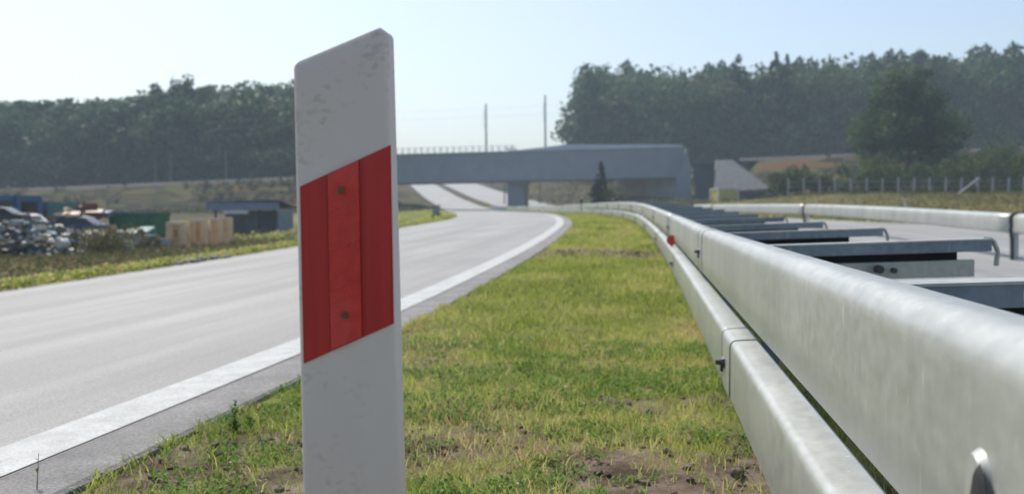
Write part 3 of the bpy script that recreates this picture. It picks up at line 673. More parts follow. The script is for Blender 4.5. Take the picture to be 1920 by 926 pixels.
# small red reflector resting on the lower beam
yr = 11.0; cx, cz = float(c(yr)), float(g(yr)); t = thing('rail_reflector', 'small round red reflector on the lower beam of the guardrail', 'reflector', (cx+.315, yr, cz+E-.44))
bm = bmesh.new(); tube(bm, (0, .0, .058), (0, -.02, .058), .050, .050, 20); bm_obj('lens', bm, M['lens'], t, smooth=True)
bm = bmesh.new(); tube(bm, (0, .014, .058), (0, .001, .058), .057, .057, 20); box(bm, -.015, .015, .001, .02, -.008, .07); bm_obj('holder', bm, M['red'], t)
# rail across the opposite carriageway
g2 = thing('guardrail', 'single beam guardrail on the far side of the opposite carriageway', 'guardrail')
HB2 = .80-.265
P2_ = [(6.50, HB2-.33), (6.45, HB2-.315), (6.44, HB2-.29), (6.44, HB2-.075), (6.455, HB2-.03), (6.51, HB2+.006), (6.60, HB2+.014), (6.61, HB2-.02)]
j2 = [6, 17.75, 34, 51, 68, 90, 120, 146]
for a, b in zip(j2, j2[1:]):
    o = sweep('rail_beam', P2_, a+.01, b-.01, M['galv'], g2, .8 if a < 60 else 2.5); md = o.modifiers.new('skin', 'SOLIDIFY'); md.thickness = .004
for y in j2[1:-1]:
    cx, cz = float(c(y)), float(g(y)); bm = bmesh.new(); box(bm, -.035, .035, -.05, .05, -.4, HB2-.30); bm_obj('post', bm, M['galv'], g2, loc=(cx+6.52, y, cz))
    bm = bmesh.new(); pts = [(6.60, HB2-.03), (6.50, HB2+.012), (6.43, HB2-.03), (6.425, HB2-.10), (6.44, HB2-.2), (6.425, HB2-.27), (6.45, HB2-.42), (6.46, HB2-.79)]
    for q, s in zip(pts, pts[1:]): tube(bm, (cx+q[0], y-.03, cz+q[1]), (cx+s[0], y-.03, cz+s[1]), .034, n=6)
    bm_obj('strap', bm, M['bolt'], g2)

# ---------------------------------------------------------------- the marker post in front
D0 = 1.235
pc = at(0.5*(560+735)+7, 402, D0)
mp_ = thing('marker_post', 'white roadside marker post with slanted red reflector band, close up', 'post', (pc.x, D0, 0)); 
PW, PD = .1290, .050
def section(w, d, r1, r2):
    """closed outline of the hollow plastic post: flat front at -Y, rounded flanks"""
    pts = []
    for (cx_, cy_, rr_, a0, a1) in ((w/2-r1, -d/2+r1, r1, -90, 0), (w/2-r2, d/2-r2, r2, 0, 90), (-w/2+r2, d/2-r2, r2, 90, 180), (-w/2+r1, -d/2+r1, r1, 180, 270)):
        for i in range(6): a = R(a0+(a1-a0)*i/5); pts.append((cx_+rr_*math.cos(a), cy_+rr_*math.sin(a)))
    return pts
sec = section(PW, PD, .008, .018)
ztL = at(556, 131, D0).z; ztR = at(703, 57, D0).z; xL = at(556, 131, D0).x-pc.x; xR = at(703, 57, D0).x-pc.x
sl_ = (ztR-ztL)/(xR-xL)
def ztop(x):
    z = ztL+(x-xL)*sl_; x1 = .036
    if x > x1: z = ztL+(x1-xL)*sl_+(x-x1)*sl_*.5-max(0, x-x1-.004)**2*24
    return z
LEAN = -.020
zs = np.concatenate([[-.25, .2, .5], np.linspace(.6, .97, 12)])
V = []; Fc = []; n = len(sec)
def lean(x, z): return x+LEAN*(z-.75)
for z in zs:
    for (x, y) in sec:
        fr = 1.0; V.append((lean(x*(1+.06*(.9-z)), z), y, min(z, ztop(x)-.004*0)))
# top ring: outline cut by the slant, dished slightly inside
for (x, y) in sec: V.append((lean(x, .9), y*.96, ztop(x)-.0025))
for (x, y) in sec: V.append((lean(x*.965, .9), y*.86, ztop(x*.965)))
V = [tuple(v) for v in V]; m_ = len(zs)
# keep the wall rows under the cut
for k in range(m_):
    for i in range(n):
        x, y, z = V[k*n+i]; zt_ = ztop(sec[i][0])-.0025
        f = zs[k] if k < 3 else .6+(zt_-.004-.6)*(k-3)/(m_-4); V[k*n+i] = (lean(sec[i][0]*(1+.06*(.9-f)), f), y, f)
for k in range(m_+1):
    for i in range(n): a = k*n+i; b = k*n+(i+1) % n; Fc.append((a, b, b+n, a+n))
for i in range(n):
    x, y, z = V[m_*n+i]; V[m_*n+i] = (lean(sec[i][0]*(1+.06*(.9-z)), z), y, z); x, y, z = V[(m_+1)*n+i]; V[(m_+1)*n+i] = (lean(sec[i][0]*.965, z), sec[i][1]*.88, z)
Fc.append(tuple(range((m_+1)*n, (m_+2)*n)))
py_obj('body', V, Fc, M['post'], mp_, smooth=True)
# red foil band wrapped flat on the front
yf = -PD/2
def bx(px, py): p = at(px, py, D0+yf); return (p.x-pc.x, p.z)
q = [bx(563, 350), bx(733, 272), bx(739, 606), bx(570, 681)]
def lerp2(s, t): # s across, t down
    a = [q[0][k]*(1-s)+q[1][k]*s for k in (0, 1)]; b = [q[3][k]*(1-s)+q[2][k]*s for k in (0, 1)]
    return (a[0]*(1-t)+b[0]*t, a[1]*(1-t)+b[1]*t)
def panel(name, s0, s1, t0, t1, y, mat, parent, th=.0012, bulge=0, ns=8):
    V = []
    for i in range(ns+1):
        s = s0+(s1-s0)*i/ns; bu = bulge*math.sin(math.pi*i/ns)
        for t in (t0, t1): p = lerp2(s, t); V.append((p[0], y-bu, p[1]))
    k = len(V); V += [(v[0], y+th, v[2]) for v in V]; Fc = []
    for i in range(ns): a = i*2; Fc += [(a, a+1, a+3, a+2), (k+a+2, k+a+3, k+a+1, k+a), (a, a+2, k+a+2, k+a), (a+1, k+a+1, k+a+3, a+3)]
    Fc += [(0, k, k+1, 1), (k-2, k-1, 2*k-1, 2*k-2)]
    return py_obj(name, V, Fc, mat, parent, True)
band = panel('reflector_band', 0, 1, 0, 1, yf-.0014, M['foil'], mp_)
panel('side_foil', .02, .30, .004, .996, yf-.0022, M['foil'], band, .0006, .0006)
panel('side_foil', .70, .985, .004, .996, yf-.0022, M['foil'], band, .0006, .0006)
for (t0, t1) in ((.006, .2235), (.225, .4485), (.45, .6685), (.67, .994)):
    panel('lens', .315, .655, t0, t1, yf-.0046, M['lens'], band, .0030, .0012)
for (px, py) in ((642, 357), (649, 590)):
    x, z = bx(px, py); bm = bmesh.new(); tube(bm, (x, yf-.0052, z), (x, yf-.0078, z), .0054, .0049, 16); tube(bm, (x, yf-.0078, z), (x, yf-.0088, z), .0026, .0024, 12); bm_obj('screw', bm, M['rust'], band, smooth=True)
# a second marker post far down the strip
def far_post(u, y, label):
    X = float(c(y))+u; t = thing('marker_post', label, 'post', (X, y, float(g(y))), 0, 'distant marker posts along the road')
    s = section(.12, .05, .008, .018); n = len(s); V = [(a, b, z) for z in (-.1, .55, .82) for a, b in s]+[(a, b, .97+a*.4) for a, b in s]
    py_obj('body', V, [(k*n+i, k*n+(i+1) % n, (k+1)*n+(i+1) % n, (k+1)*n+i) for k in range(3) for i in range(n)]+[tuple(range(3*n, 4*n))], M['post'], t, True)
    V = [(-.062, -.03, .60), (.062, -.03, .65), (.062, -.03, .88), (-.062, -.03, .83)]; V += [(a, -.022, b) for a, _, b in V]
    py_obj('reflector_band', V, [(0, 1, 2, 3), (7, 6, 5, 4), (0, 4, 5, 1), (1, 5, 6, 2), (2, 6, 7, 3), (3, 7, 4, 0)], M['darkgrey'], t)
far_post(-.30, 52, 'distant marker post at the far end of the grass strip')
far_post(2.2, 60, 'tiny distant marker post beyond the bend of the guardrail')

# ---------------------------------------------------------------- things on the left: yard and crates
def flat(px, py, Y): p = at(px, py, Y); return p.x, h1(p.x, Y)
def car(label, px, Y, rz, col, tilt=(0, 0), dz=0, s=1.0, name='scrap_car'):
    p = at(px, 450, Y); t = thing(name, label, 'car', (p.x, Y, h1(p.x, Y)+dz), rz, 'scrap cars in the yard'); t.rotation_euler = (tilt[0], tilt[1], rz); t.scale = (s, s, s)
    pr = [(-2.05, .32), (-2.1, .62), (-1.98, .86), (-1.25, .95), (-.72, 1.36), (.35, 1.42), (1.0, 1.36), (1.55, .98), (2.0, .90), (2.08, .62), (2.0, .32)]
    V = []; n = len(pr)
    for (wv, k) in ((-.80, 0), (-.84, 1), (.84, 1), (.80, 0)):
        for (x, z) in pr: V.append((x*(.985 if k == 0 else 1), wv*(1 if z < 1 else .82), .33 if (k == 0 and z < .4) else z))
    Fc = [tuple(range(n)), tuple(range(4*n-1, 3*n-1, -1))]
    for r_i in range(3):
        for i in range(n): a = r_i*n+i; b = r_i*n+(i+1) % n; Fc.append((a, a+n, b+n, b))
    py_obj('body', V, Fc, M[col], t, True)
    for sgn in (-1, 1):
        W = [(-1.05, .98), (-.66, 1.30), (.30, 1.35), (.92, 1.30), (1.32, 1.0)]; y = sgn*.845; y2 = sgn*.715
        V = [(a, (y if b < 1.1 else y2), b) for a, b in W]; V += [(a, b-sgn*.03, c_) for a, b, c_ in V]; k = len(W)
        py_obj('side_window', V, [tuple(range(k)), tuple(range(2*k-1, k-1, -1))]+[(i, (i+1) % k, (i+1) % k+k, i+k) for i in range(k)], M['glass'], t)
    for (x0, z0, x1, z1, nm) in ((-1.24, .965, -.74, 1.36, 'windscreen'), (1.53, 1.0, 1.02, 1.36, 'rear_window')):
        V = [(x0, -.66, z0+.012), (x0, .66, z0+.012), (x1, .58, z1-.01), (x1, -.58, z1-.01)]; V = [(a-(.012 if x0 < 0 else -.012), b, c_) for a, b, c_ in V]; V += [(a+(.03 if x0 < 0 else -.03), b, c_-.02) for a, b, c_ in V]
        py_obj(nm, V, [(0, 1, 2, 3), (7, 6, 5, 4), (0, 4, 5, 1), (1, 5, 6, 2), (2, 6, 7, 3), (3, 7, 4, 0)], M['glass'], t)
    for x in (-1.3, 1.28):
        for y in (-.78, .78):
            bm = bmesh.new(); tube(bm, (x, y-.1, .31), (x, y+.1, .31), .31, .31, 16); wh = bm_obj('wheel', bm, M['black'], t, smooth=True)
            bm = bmesh.new(); tube(bm, (x, y-.112, .31), (x, y+.112, .31), .18, .18, 12); bm_obj('rim', bm, M['grey'], wh)
    for y in (-.55, .55):
        bm = bmesh.new(); tube(bm, (-2.03, y, .68), (-2.12, y, .68), .10, .09, 10); bm_obj('headlight', bm, M['white'], t)
    return t
car('teal scrap car at the left edge of the yard', 4, 31, .5, 'teal', s=.8)
car('dark scrap car stacked above the teal one', -14, 32.5, .3, 'darkgrey', (.03, -.05), .75, .6)
car('dark blue car standing in the middle of the yard', 140, 37, .15, 'navy', dz=.35, s=.62)
car('white car half hidden behind the weeds', 92, 35, 1.2, 'white', s=.6)
car('grey scrap car beside the blue lorry', 40, 38, -.5, 'grey', (.04, .06), .3, .75)
car('small blue scrap car lying below the dark blue one', 118, 33, 2.7, 'blue', s=.55)
# lorry with a blue cab and box
X, Z = flat(62, 430, 43); lt = thing('lorry', 'blue lorry behind the scrap cars on the left', 'lorry', (X, 43, Z), R(78)); lt.scale = (1, .82, .82)
bm = bmesh.new(); box(bm, -1.9, -.15, -1.1, 1.1, .7, 2.7, .12); bm_obj('cab', bm, M['blue'], lt, smooth=True)
box_obj('load_box', .0, 2.2, -1.15, 1.15, 1.0, 2.35, M['teal'], lt, .04); box_obj('chassis', -1.8, 2.2, -.45, .45, .55, .95, M['darkgrey'], lt)
box_obj('windscreen', -1.935, -1.89, -.95, .95, 1.65, 2.4, M['glass'], lt); box_obj('side_window', -1.5, -.6, -1.135, -1.09, 1.65, 2.35, M['glass'], lt)
for x in (-1.1, 1.2):
    for y in (-1, 1): bm = bmesh.new(); tube(bm, (x, y-.13, .48), (x, y+.13, .48), .48, n=16); bm_obj('wheel', bm, M['black'], lt, smooth=True)
# white drums, tubs and heaps
def drum(label, px, py, Y, r, h, col='white', lay=False):
    p = at(px, py, Y); z0 = p.z; o = thing('drum', label, 'drum', (p.x, Y, z0), 0, 'pale drums and tubs among the scrap'); 
    bm = bmesh.new()
    if lay: tube(bm, (0, -h/2, 0), (0, h/2, 0), r, r, 16)
    else:
        for (a, b, k) in ((-h/2, -h*.17, 1), (-h*.17, -h*.13, 1.05), (-h*.13, h*.13, 1), (h*.13, h*.17, 1.05), (h*.17, h/2, 1)): tube(bm, (0, 0, a), (0, 0, b), r*k, r*k, 16)
    bm_obj('shell', bm, M[col], o, smooth=True)
    bm = bmesh.new(); 
    if lay: tube(bm, (0, -h/2-.012, 0), (0, -h/2, 0), r*.8, r*.8, 14)
    else: tube(bm, (0, 0, h/2+.001), (0, 0, h/2+.02), r*.9, r*.9, 14)
    bm_obj('lid', bm, M['palecream'], o)
drum('large round white drum lying on its side in the yard', 66, 447, 29.5, .17, .5, lay=True); drum('smaller white drum left of the large round one', 54, 455, 29.3, .12, .4, lay=True)
drum('pale tub in front of the dark blue car', 117, 456, 29, .15, .4, lay=True); drum('white tub at the right end of the scrap cars', 179, 446, 34, .16, .5); drum('white tub near the green skip', 219, 446, 35, .18, .5); drum('pale sack shaped tub on the grass before the skip', 240, 462, 33, .2, .36, 'palecream')
# scrap heap masses between the cars
def heap(label, px0, px1, Y, hgt, seed, cols, n=60, smax=.42):
    r = random.Random(seed); a = at(px0, 450, Y); b = at(px1, 450, Y); me = bpy.data.meshes.new('scrap_heap'); bm = bmesh.new()
    for i in range(n):
        x = r.uniform(a.x, b.x); y = Y+r.uniform(-1.5, 1.5); k = 1-abs((x-a.x)/(b.x-a.x)*2-1)**2
        z = h1(x, y)+r.random()*hgt*k; s = r.uniform(.05, smax); f0 = len(bm.faces)
        vs = box(bm, -s, s, -s*.6, s*.6, -s*.4, s*.4); rot = Matrix.Rotation(r.random()*3, 3, 'Z') @ Matrix.Rotation(r.uniform(-.6, .6), 3, 'X')
        for v in vs: v.co = rot @ v.co + Vector((x, y, z))
        bm.faces.ensure_lookup_table(); mi = r.randrange(len(cols))
        for f in bm.faces[f0:]: f.material_index = mi
    o = bm_obj('scrap_heap', bm, [M[k] for k in cols]); prop(o, label, 'scrap heap', kind='stuff')
heap('jumbled pale and dark scrap metal in front of the cars', -30, 125, 29.5, 1.15, 1, ['grey', 'palecream', 'teal', 'brown', 'darkgrey', 'greyblue', 'grey', 'navy'], 420, .17)
heap('low heap of planks and rusty scrap behind the blue car', 95, 200, 42, 1.9, 2, ['brown', 'rust', 'cream', 'darkgrey', 'greyblue'], 80)
heap('scattered dark scrap under the green skip', 180, 300, 36, .7, 3, ['darkgrey', 'teal', 'grey', 'brown'], 60)
# green skip
X, Z = flat(262, 440, 44); sk = thing('skip', 'long green waste skip in the yard', 'skip', (X, 44, Z), .02); sk.scale = (.72, .8, .80)
V = []; 
for (z, k) in ((.35, .0), (1.75, .25)):
    for (x, y) in ((-1.5-k, -.9), (1.5+k, -.9), (1.5+k, .9), (-1.5-k, .9)): V.append((x, y, z))
inn = [(x*.96, y*.93, z+(.06 if z < 1 else 0)) for x, y, z in V]; V += inn
py_obj('body', V, [(3, 2, 1, 0), (0, 1, 5, 4), (1, 2, 6, 5), (2, 3, 7, 6), (3, 0, 4, 7), (4, 5, 13, 12), (5, 6, 14, 13), (6, 7, 15, 14), (7, 4, 12, 15), (8, 9, 10, 11), (8, 12, 13, 9), (9, 13, 14, 10), (10, 14, 15, 11), (11, 15, 12, 8)], M['green'], sk)
for x in (-1.2, -.4, .4, 1.2): box_obj('rib', x-.04, x+.04, -.95, -.902, .36, 1.6, M['green'], sk)
box_obj('skid', -1.4, 1.4, -.8, -.6, -.1, .345, M['darkgrey'], sk); box_obj('skid', -1.4, 1.4, .6, .8, -.1, .345, M['darkgrey'], sk); box_obj('lip', -1.78, 1.78, -.99, -.93, 1.66, 1.78, M['teal'], sk)
# four cream crates / panels
CR = [(312, 347, 416, 461, 'widest cream boarded crate, leftmost of the four by the skip'), (355, 387, 411, 458, 'second cream crate from the left with an orange middle'), (395, 413, 409, 455, 'narrow cream crate, third in the row of four'), (417, 433, 407, 451, 'narrowest pale crate at the right end of the row of four')]
for i, (a, b, y0, y1, lab) in enumerate(CR):
    Y = 37+i*1.0; A = at(a, y1, Y); B = at(b, y0, Y); wv = (B.x-A.x)/2; hv = B.z-A.z; t = thing('crate', lab, 'crate', ((A.x+B.x)/2, Y, A.z), -.06, 'cream crates at the roadside')
    bd = .1
    box_obj('side_board', -wv, -wv+bd, -.06, .2, 0, hv, M['cream'], t, .01); box_obj('side_board', wv-bd, wv, -.06, .2, 0, hv, M['cream'], t, .01)
    box_obj('top_board', -wv+bd+.002, wv-bd-.002, -.055, .2, hv-.12, hv-.002, M['palecream'], t); box_obj('bottom_board', -wv+bd+.002, wv-bd-.002, -.055, .2, -.1, .12, M['cream'], t)
    k = max(2, int(2*wv/.2)); ww = (2*wv-2*bd)/k
    for j in range(k): box_obj('front_board', -wv+bd+j*ww+.006, -wv+bd+(j+1)*ww-.006, .0, .03, .122, hv-.122, M['ochre' if (i < 2 and 0 < j < k-1) else 'cream'], t)
    box_obj('back_panel', -wv+bd+.004, wv-bd-.004, .14, .18, .13, hv-.13, M['brown'], t)
# blue grey open shed
X, Z = flat(475, 420, 62); sh = thing('shed', 'low blue grey open fronted shed at the right of the yard', 'shed', (X, 62, Z+.05), .05)
top = at(475, 378, 62).z-Z; wv = 2.2
V = [(-wv-.3, -1.9, top-.10), (wv+.3, -1.9, top), (wv+.3, 2, top-.5), (-wv-.3, 2, top-.6)]; V += [(a, b, c_+.07) for a, b, c_ in V]
py_obj('roof', V, [(3, 2, 1, 0), (4, 5, 6, 7), (0, 1, 5, 4), (1, 2, 6, 5), (2, 3, 7, 6), (3, 0, 4, 7)], M['greyblue'], sh)
for x in (-2, -1, 0, 1, 2): box_obj('post', x-.06, x+.06, -1.6, -1.48, -.3, top-.12+.02*x, M['darkgrey'], sh)
box_obj('fascia', -wv-.28, wv+.28, -1.99, -1.92, top-.62, top-.14, M['greyblue'], sh)
box_obj('back_wall', -wv, wv, 1.7, 1.8, -.3, top-.66, M['greyblue'], sh); box_obj('side_wall', wv-.06, wv, -1.4, 1.69, -.3, top-.66, M['greyblue'], sh)
A = at(424, 401, 58); B = at(461, 393, 58); t = thing('board_stack', 'white board lying across dark stacked goods before the shed', 'boards', ((A.x+B.x)/2, 58, h1(A.x, 58)))
hh = A.z-h1(A.x, 58); wv = (B.x-A.x)/2; box_obj('white_board', -wv, wv, -.4, .4, hh, hh+.2, M['white'], t, .02); box_obj('dark_stack', -wv*.9, wv*.9, -.35, .4, -.1, hh-.005, M['darkgrey'], t, .03)
# cabinet by the far verge
loc = at(818, 412, 66); t = thing('roadside_cabinet', 'small grey cabinet on the left verge near the bridge', 'cabinet', (loc.x, 66, h1(loc.x, 66)-.02)); box_obj('housing', -.22, .22, -.2, .2, .0, 1.15, M['greyblue'], t, .03); box_obj('cap', -.27, .27, -.25, .25, 1.152, 1.24, M['grey'], t, .02); box_obj('door', -.18, .18, -.215, -.201, .1, 1.05, M['grey'], t)
bush('bush', 'low dark shrub at the foot of the roadside cabinet', 822, 399, 65, 1.6, 9, 'oak', .07, clumps=14, per=40)
# yellow container by the wing wall
A = at(1334, 384, 118); B = at(1382, 353, 118); zb = h1((A.x+B.x)/2, 118); t = thing('site_container', 'yellow green site container with pale frame beside the bridge wing wall', 'container', ((A.x+B.x)/2, 118, min(zb, A.z)), .42); wv = (B.x-A.x)/2*.86; hv = B.z-min(zb, A.z)
box_obj('body', -wv, wv, -1, 1, 0, hv-.2, M['yellow'], t); box_obj('roof', -wv-.08, wv+.08, -1.08, 1.08, hv-.198, hv, M['palecream'], t, .03)
for x in (-wv, wv):
    for y in (-1, 1): box_obj('corner_post', x-.09, x+.09, y-.09, y+.09, -.02, hv-.2, M['palecream'], t)
for k in range(7): box_obj('rib', -wv+.3+k*(2*wv-.6)/6-.04, -wv+.3+k*(2*wv-.6)/6+.04, -1.04, -1.001, .1, hv-.3, M['yellow'], t)
# post fence on the right
ft = thing('post_fence', 'pale concrete post fence in front of the hedge on the right', 'fence')
bm = bmesh.new(); box(bm, -.07, .07, -.07, .07, -.3, 1.75, .015); pf = None; xs = []; px = 1478
while px < 1960:
    p = at(px, 350, 93); xs.append(p.x)
    if pf is None: pf = bm_obj('post', bm, M['grey'], ft, loc=(p.x, 93, h1(p.x, 93))); 
    else: obj('post', pf.data, ft, loc=(p.x, 93+random.uniform(-.05, .05), h1(p.x, 93)+random.uniform(-.05, .05)), rot=(random.uniform(-.03, .03), random.uniform(-.03, .03), 0))
    px += 29.5
for hh in (.4, .9, 1.4):
    bm = bmesh.new()
    for a, b in zip(xs, xs[1:]): tube(bm, (a, 93, h1(a, 93)+hh), (b, 93, h1(b, 93)+hh), .012, n=4)
    bm_obj('wire', bm, M['grey'], ft)
A = at(1793, 388, 70); B = at(1836, 334, 72); t = thing('leaning_pole', 'pale pole leaning to the right in the field before the fence', 'pole', (A.x, 70, h1(A.x, 70))); hh = h1(A.x, 70)
bm = bmesh.new(); tube(bm, (0, 0, -.1), (B.x-A.x, 2, B.z-hh), .085, .06, 10); bm_obj('shaft', bm, M['concrete'], t, smooth=True)
bm = bmesh.new(); tube(bm, ((B.x-A.x)*.98, 1.9, (B.z-hh)*.97), ((B.x-A.x)*1.02, 2.3, -.05+hh*0), .05, .05, 8); bm_obj('prop', bm, M['grey'], t, smooth=True)
for (px, y0, y1, lab) in ((1697, 372, 401, 'thin pale stake standing in the field behind the far rail'), (1516, 388, 402, 'short pale stake in the field left of the thin one')):
    p = at(px, y0, 48); z = h1(p.x, 48); t = thing('stake', lab, 'stake', (p.x, 48, z)); bm = bmesh.new(); tube(bm, (0, 0, -.1), (.01, 0, max(.4, p.z-z)), .05, .04, 8); bm_obj('shaft', bm, M['palecream'], t); box_obj('head', -.09, .11, -.05, .05, max(.4, p.z-z), max(.4, p.z-z)+.07, M['concrete'], t)
for (px, py, Y, W, lab) in ((1610, 362, 76, 1.6, 'small dark shrub in the field, left one of three'), (1731, 357, 76, 1.7, 'small dark shrub in the field, middle one of three'), (1833, 354, 76, 1.5, 'small dark shrub by the leaning pole')):
    bush('bush', lab, px, py, Y, W, px, 'oak', .06, 'small dark shrubs in the field', 12, 40, .2)

# ---------------------------------------------------------------- scrub, verge plants
def scatter_tufts(name, label, fn, n, size, spread, mat, seed, cat='plants', per=9, flat_=1.0):
    r = np.random.default_rng(seed); C = fn(r, n); V, T = leaves(C, per, spread*(.5+r.random(len(C))), size, r.random(len(C)), flat_, .1, r)
    o = quad_mesh(name, V, M[mat], T); return prop(o, label, cat, kind='stuff')
def emb_l(r, n):
    x = r.uniform(-150, -36, n); y = r.uniform(132, 150, n); k = fbm(x*.10, y*.25, 8) > .44; x, y = x[k], y[k]; return np.stack([x, y, hz(x, y)+.3], 1)
scatter_tufts('scrub', 'patchy brown and green scrub on the railway bank', emb_l, 3000, .22, .6, 'dry', 1, per=12, flat_=.5)
def emb_r(r, n):
    x = r.uniform(14, 95, n); y = r.uniform(112, 150, n); k = fbm(x*.12, y*.25, 9) > .46; x, y = x[k], y[k]; return np.stack([x, y, hz(x, y)+.25], 1)
scatter_tufts('scrub', 'dry reddish scrub on the bank right of the bridge', emb_r, 1300, .22, .7, 'dry', 2, per=20, flat_=.6)
def verge_l(r, n):
    y = r.uniform(9, 48, n); u = -9.95-np.abs(r.normal(size=n))*2.6; x = c(y)+xo(u, y); return np.stack([x, y, hz(x, y)+.05], 1)
scatter_tufts('verge_grass', 'rough yellow green grass along the far verge of the road', verge_l, 12000, .028, .09, 'grass', 3, 'grass', 9)
def yard_w(r, n):
    p = [at(px, 460, 31) for px in (150, 160, 165, 178, 190, 200, 172)]; i = r.integers(0, len(p), n); x = np.array([q.x for q in p])[i]+r.normal(size=n)*.55; y = 31.5+r.normal(size=n)*1.2; h = r.random(n)*.8
    return np.stack([x, y, hz(x, y)+h], 1)
scatter_tufts('tall_weeds', 'tall green weeds growing before the scrap cars', yard_w, 260, .05, .18, 'dry', 4, 'weeds', 12, 1.6)
def yard_g(r, n):
    y = r.uniform(12, 60, n); u = r.uniform(-36, -11.5, n); x = c(y)+xo(u, y)*(1+y*.012); return np.stack([x, y, hz(x, y)+.05], 1)
scatter_tufts('rough_grass', 'rough weeds covering the ground of the yard', yard_g, 14000, .035, .12, 'dry', 5, 'grass', 9)
def field_r(r, n):
    y = r.uniform(24, 92, n); x = r.uniform(.0, .52, n)*y; k = (x-c(y)) > QR+.3; x, y = x[k], y[k]; return np.stack([x, y, hz(x, y)+.04], 1)
scatter_tufts('field_grass', 'dry yellowish grass of the field on the right', field_r, 16000, .035, .13, 'dry', 6, 'grass', 7)
def bank_b(r, n):
    y = r.uniform(45, 146, n); u = -10.2-r.random(n)**1.4*16; x = c(y)+xo(u, y); return np.stack([x, y, hz(x, y)+.1], 1)
scatter_tufts('bank_grass', 'yellow green grass on the bank left of the bridge opening', bank_b, 5000, .07, .22, 'grass', 7, 'grass', 9)
def bank_c(r, n):
    y = r.uniform(110, 290, n); u = QR+.4+r.random(n)**1.2*32; x = c(y)+u; k = np.abs(y-155) > 8; x, y = x[k], y[k]; return np.stack([x, y, hz(x, y)+.1], 1)
scatter_tufts('bank_grass', 'brown green grass beyond the bridge right of the pier', bank_c, 5000, .16, .6, 'dry', 8, 'grass', 9)
# stones at the far road edge
bm = bmesh.new(); rs = random.Random(3)
for i in range(46):
    Y = rs.uniform(14.6, 16.6); u = RL-.12-rs.random()*.6; x = float(c(Y)+xo(u, Y)); s = rs.uniform(.03, .11)
    r0 = bmesh.ops.create_icosphere(bm, subdivisions=1, radius=s)
    for v in r0['verts']: v.co = Vector((v.co.x*rs.uniform(.8, 1.3), v.co.y*rs.uniform(.8, 1.2), v.co.z*rs.uniform(.5, .8)))+Vector((x, Y, h1(x, Y)+s*.3))
prop(bm_obj('rubble', bm, M['rock']), 'small heap of grey stones at the far road edge', 'stones', kind='stuff')

# ---------------------------------------------------------------- the grass strip
def blades(X, Y, H, W, r, lean_=.5, tint=None):
    n = len(X); Z = ground_z(X, Y)-.004; a = r.random(n)*6.283; la = r.random(n)*6.283; l = H*lean_*(.25+r.random(n))
    dx, dy = np.cos(a)*W/2, np.sin(a)*W/2; lx, ly = np.cos(la)*l, np.sin(la)*l
    P = np.zeros((n, 6, 3), np.float32)
    for i, (hf, lf, wf) in enumerate(((0, 0, 1), (.55, .35, .8), (1, 1, .08))):
        for j, s in enumerate((-1, 1)):
            P[:, i*2+j, 0] = X+lx*lf+dx*s*wf; P[:, i*2+j, 1] = Y+ly*lf+dy*s*wf; P[:, i*2+j, 2] = Z+H*hf*(1-.25*lf*lean_)
    b = np.arange(n)[:, None, None]*6; f = np.array([[0, 1, 3, 2], [2, 3, 5, 4]])[None]+b
    return P.reshape(-1, 3), f.reshape(-1, 4), np.repeat(tint, 2)
r = np.random.default_rng(21); VV = []; FF = []; TT = []; off = 0
for (y0, y1, dens, h0, h1_, w0_) in ((1.9, 3.2, 5600, .018, .068, .0034), (3.2, 5, 5200, .02, .066, .0036), (5, 8, 3600, .025, .07, .0046), (8, 13, 1900, .03, .085, .0068), (13, 24, 800, .03, .10, .011), (24, 60, 260, .04, .12, .022), (1.95, 9, -1, .02, .06, .004)):
    edge_ = dens < 0; n = 9000 if edge_ else int((y1-y0)*3.0*dens); Y = r.uniform(y0, y1, n); u = (RR-.004+np.abs(r.normal(size=n))*.03) if edge_ else r.uniform(RR+.015, 1.3, n); X = c(Y)+u
    s = soilness(X, Y); clump = fbm(X*7, Y*7, 31); keep = r.random(n) < np.clip((1-np.where(Y > 12, 1.0, .90)*s)*(.45+1.1*sm((clump-.34)/.3)), 0, 1)
    keep &= ((u > RR+.05*fbm(Y*6, Y*0, 77)*2) | (edge_ & (fbm(Y*5, Y*0, 78) > .45)))
    X, Y, clump = X[keep], Y[keep], clump[keep]; n = len(X)
    if y0 < 22: gz = 0
    H = (h0+(h1_-h0)*r.random(n)**1.6)*(.7+.8*clump); W = w0_*(.7+.6*r.random(n))
    big = fbm(X*1.6, Y*.9, 51); T = np.clip(.36+1.1*(big-.45)+.5*(fbm(X*5, Y*2.5, 52)-.5)+r.normal(size=n)*.16+.4*(r.random(n) < .13), 0, 1)
    v, f, t = blades(X, Y, H, W, r, .7, T); VV.append(v); FF.append(f+off); TT.append(t); off += len(v)
o = quad_mesh('grass', np.concatenate(VV), M['grass'], np.concatenate(TT), faces=np.concatenate(FF)); prop(o, 'short patchy green grass of the strip between road and guardrail', 'grass', kind='stuff')
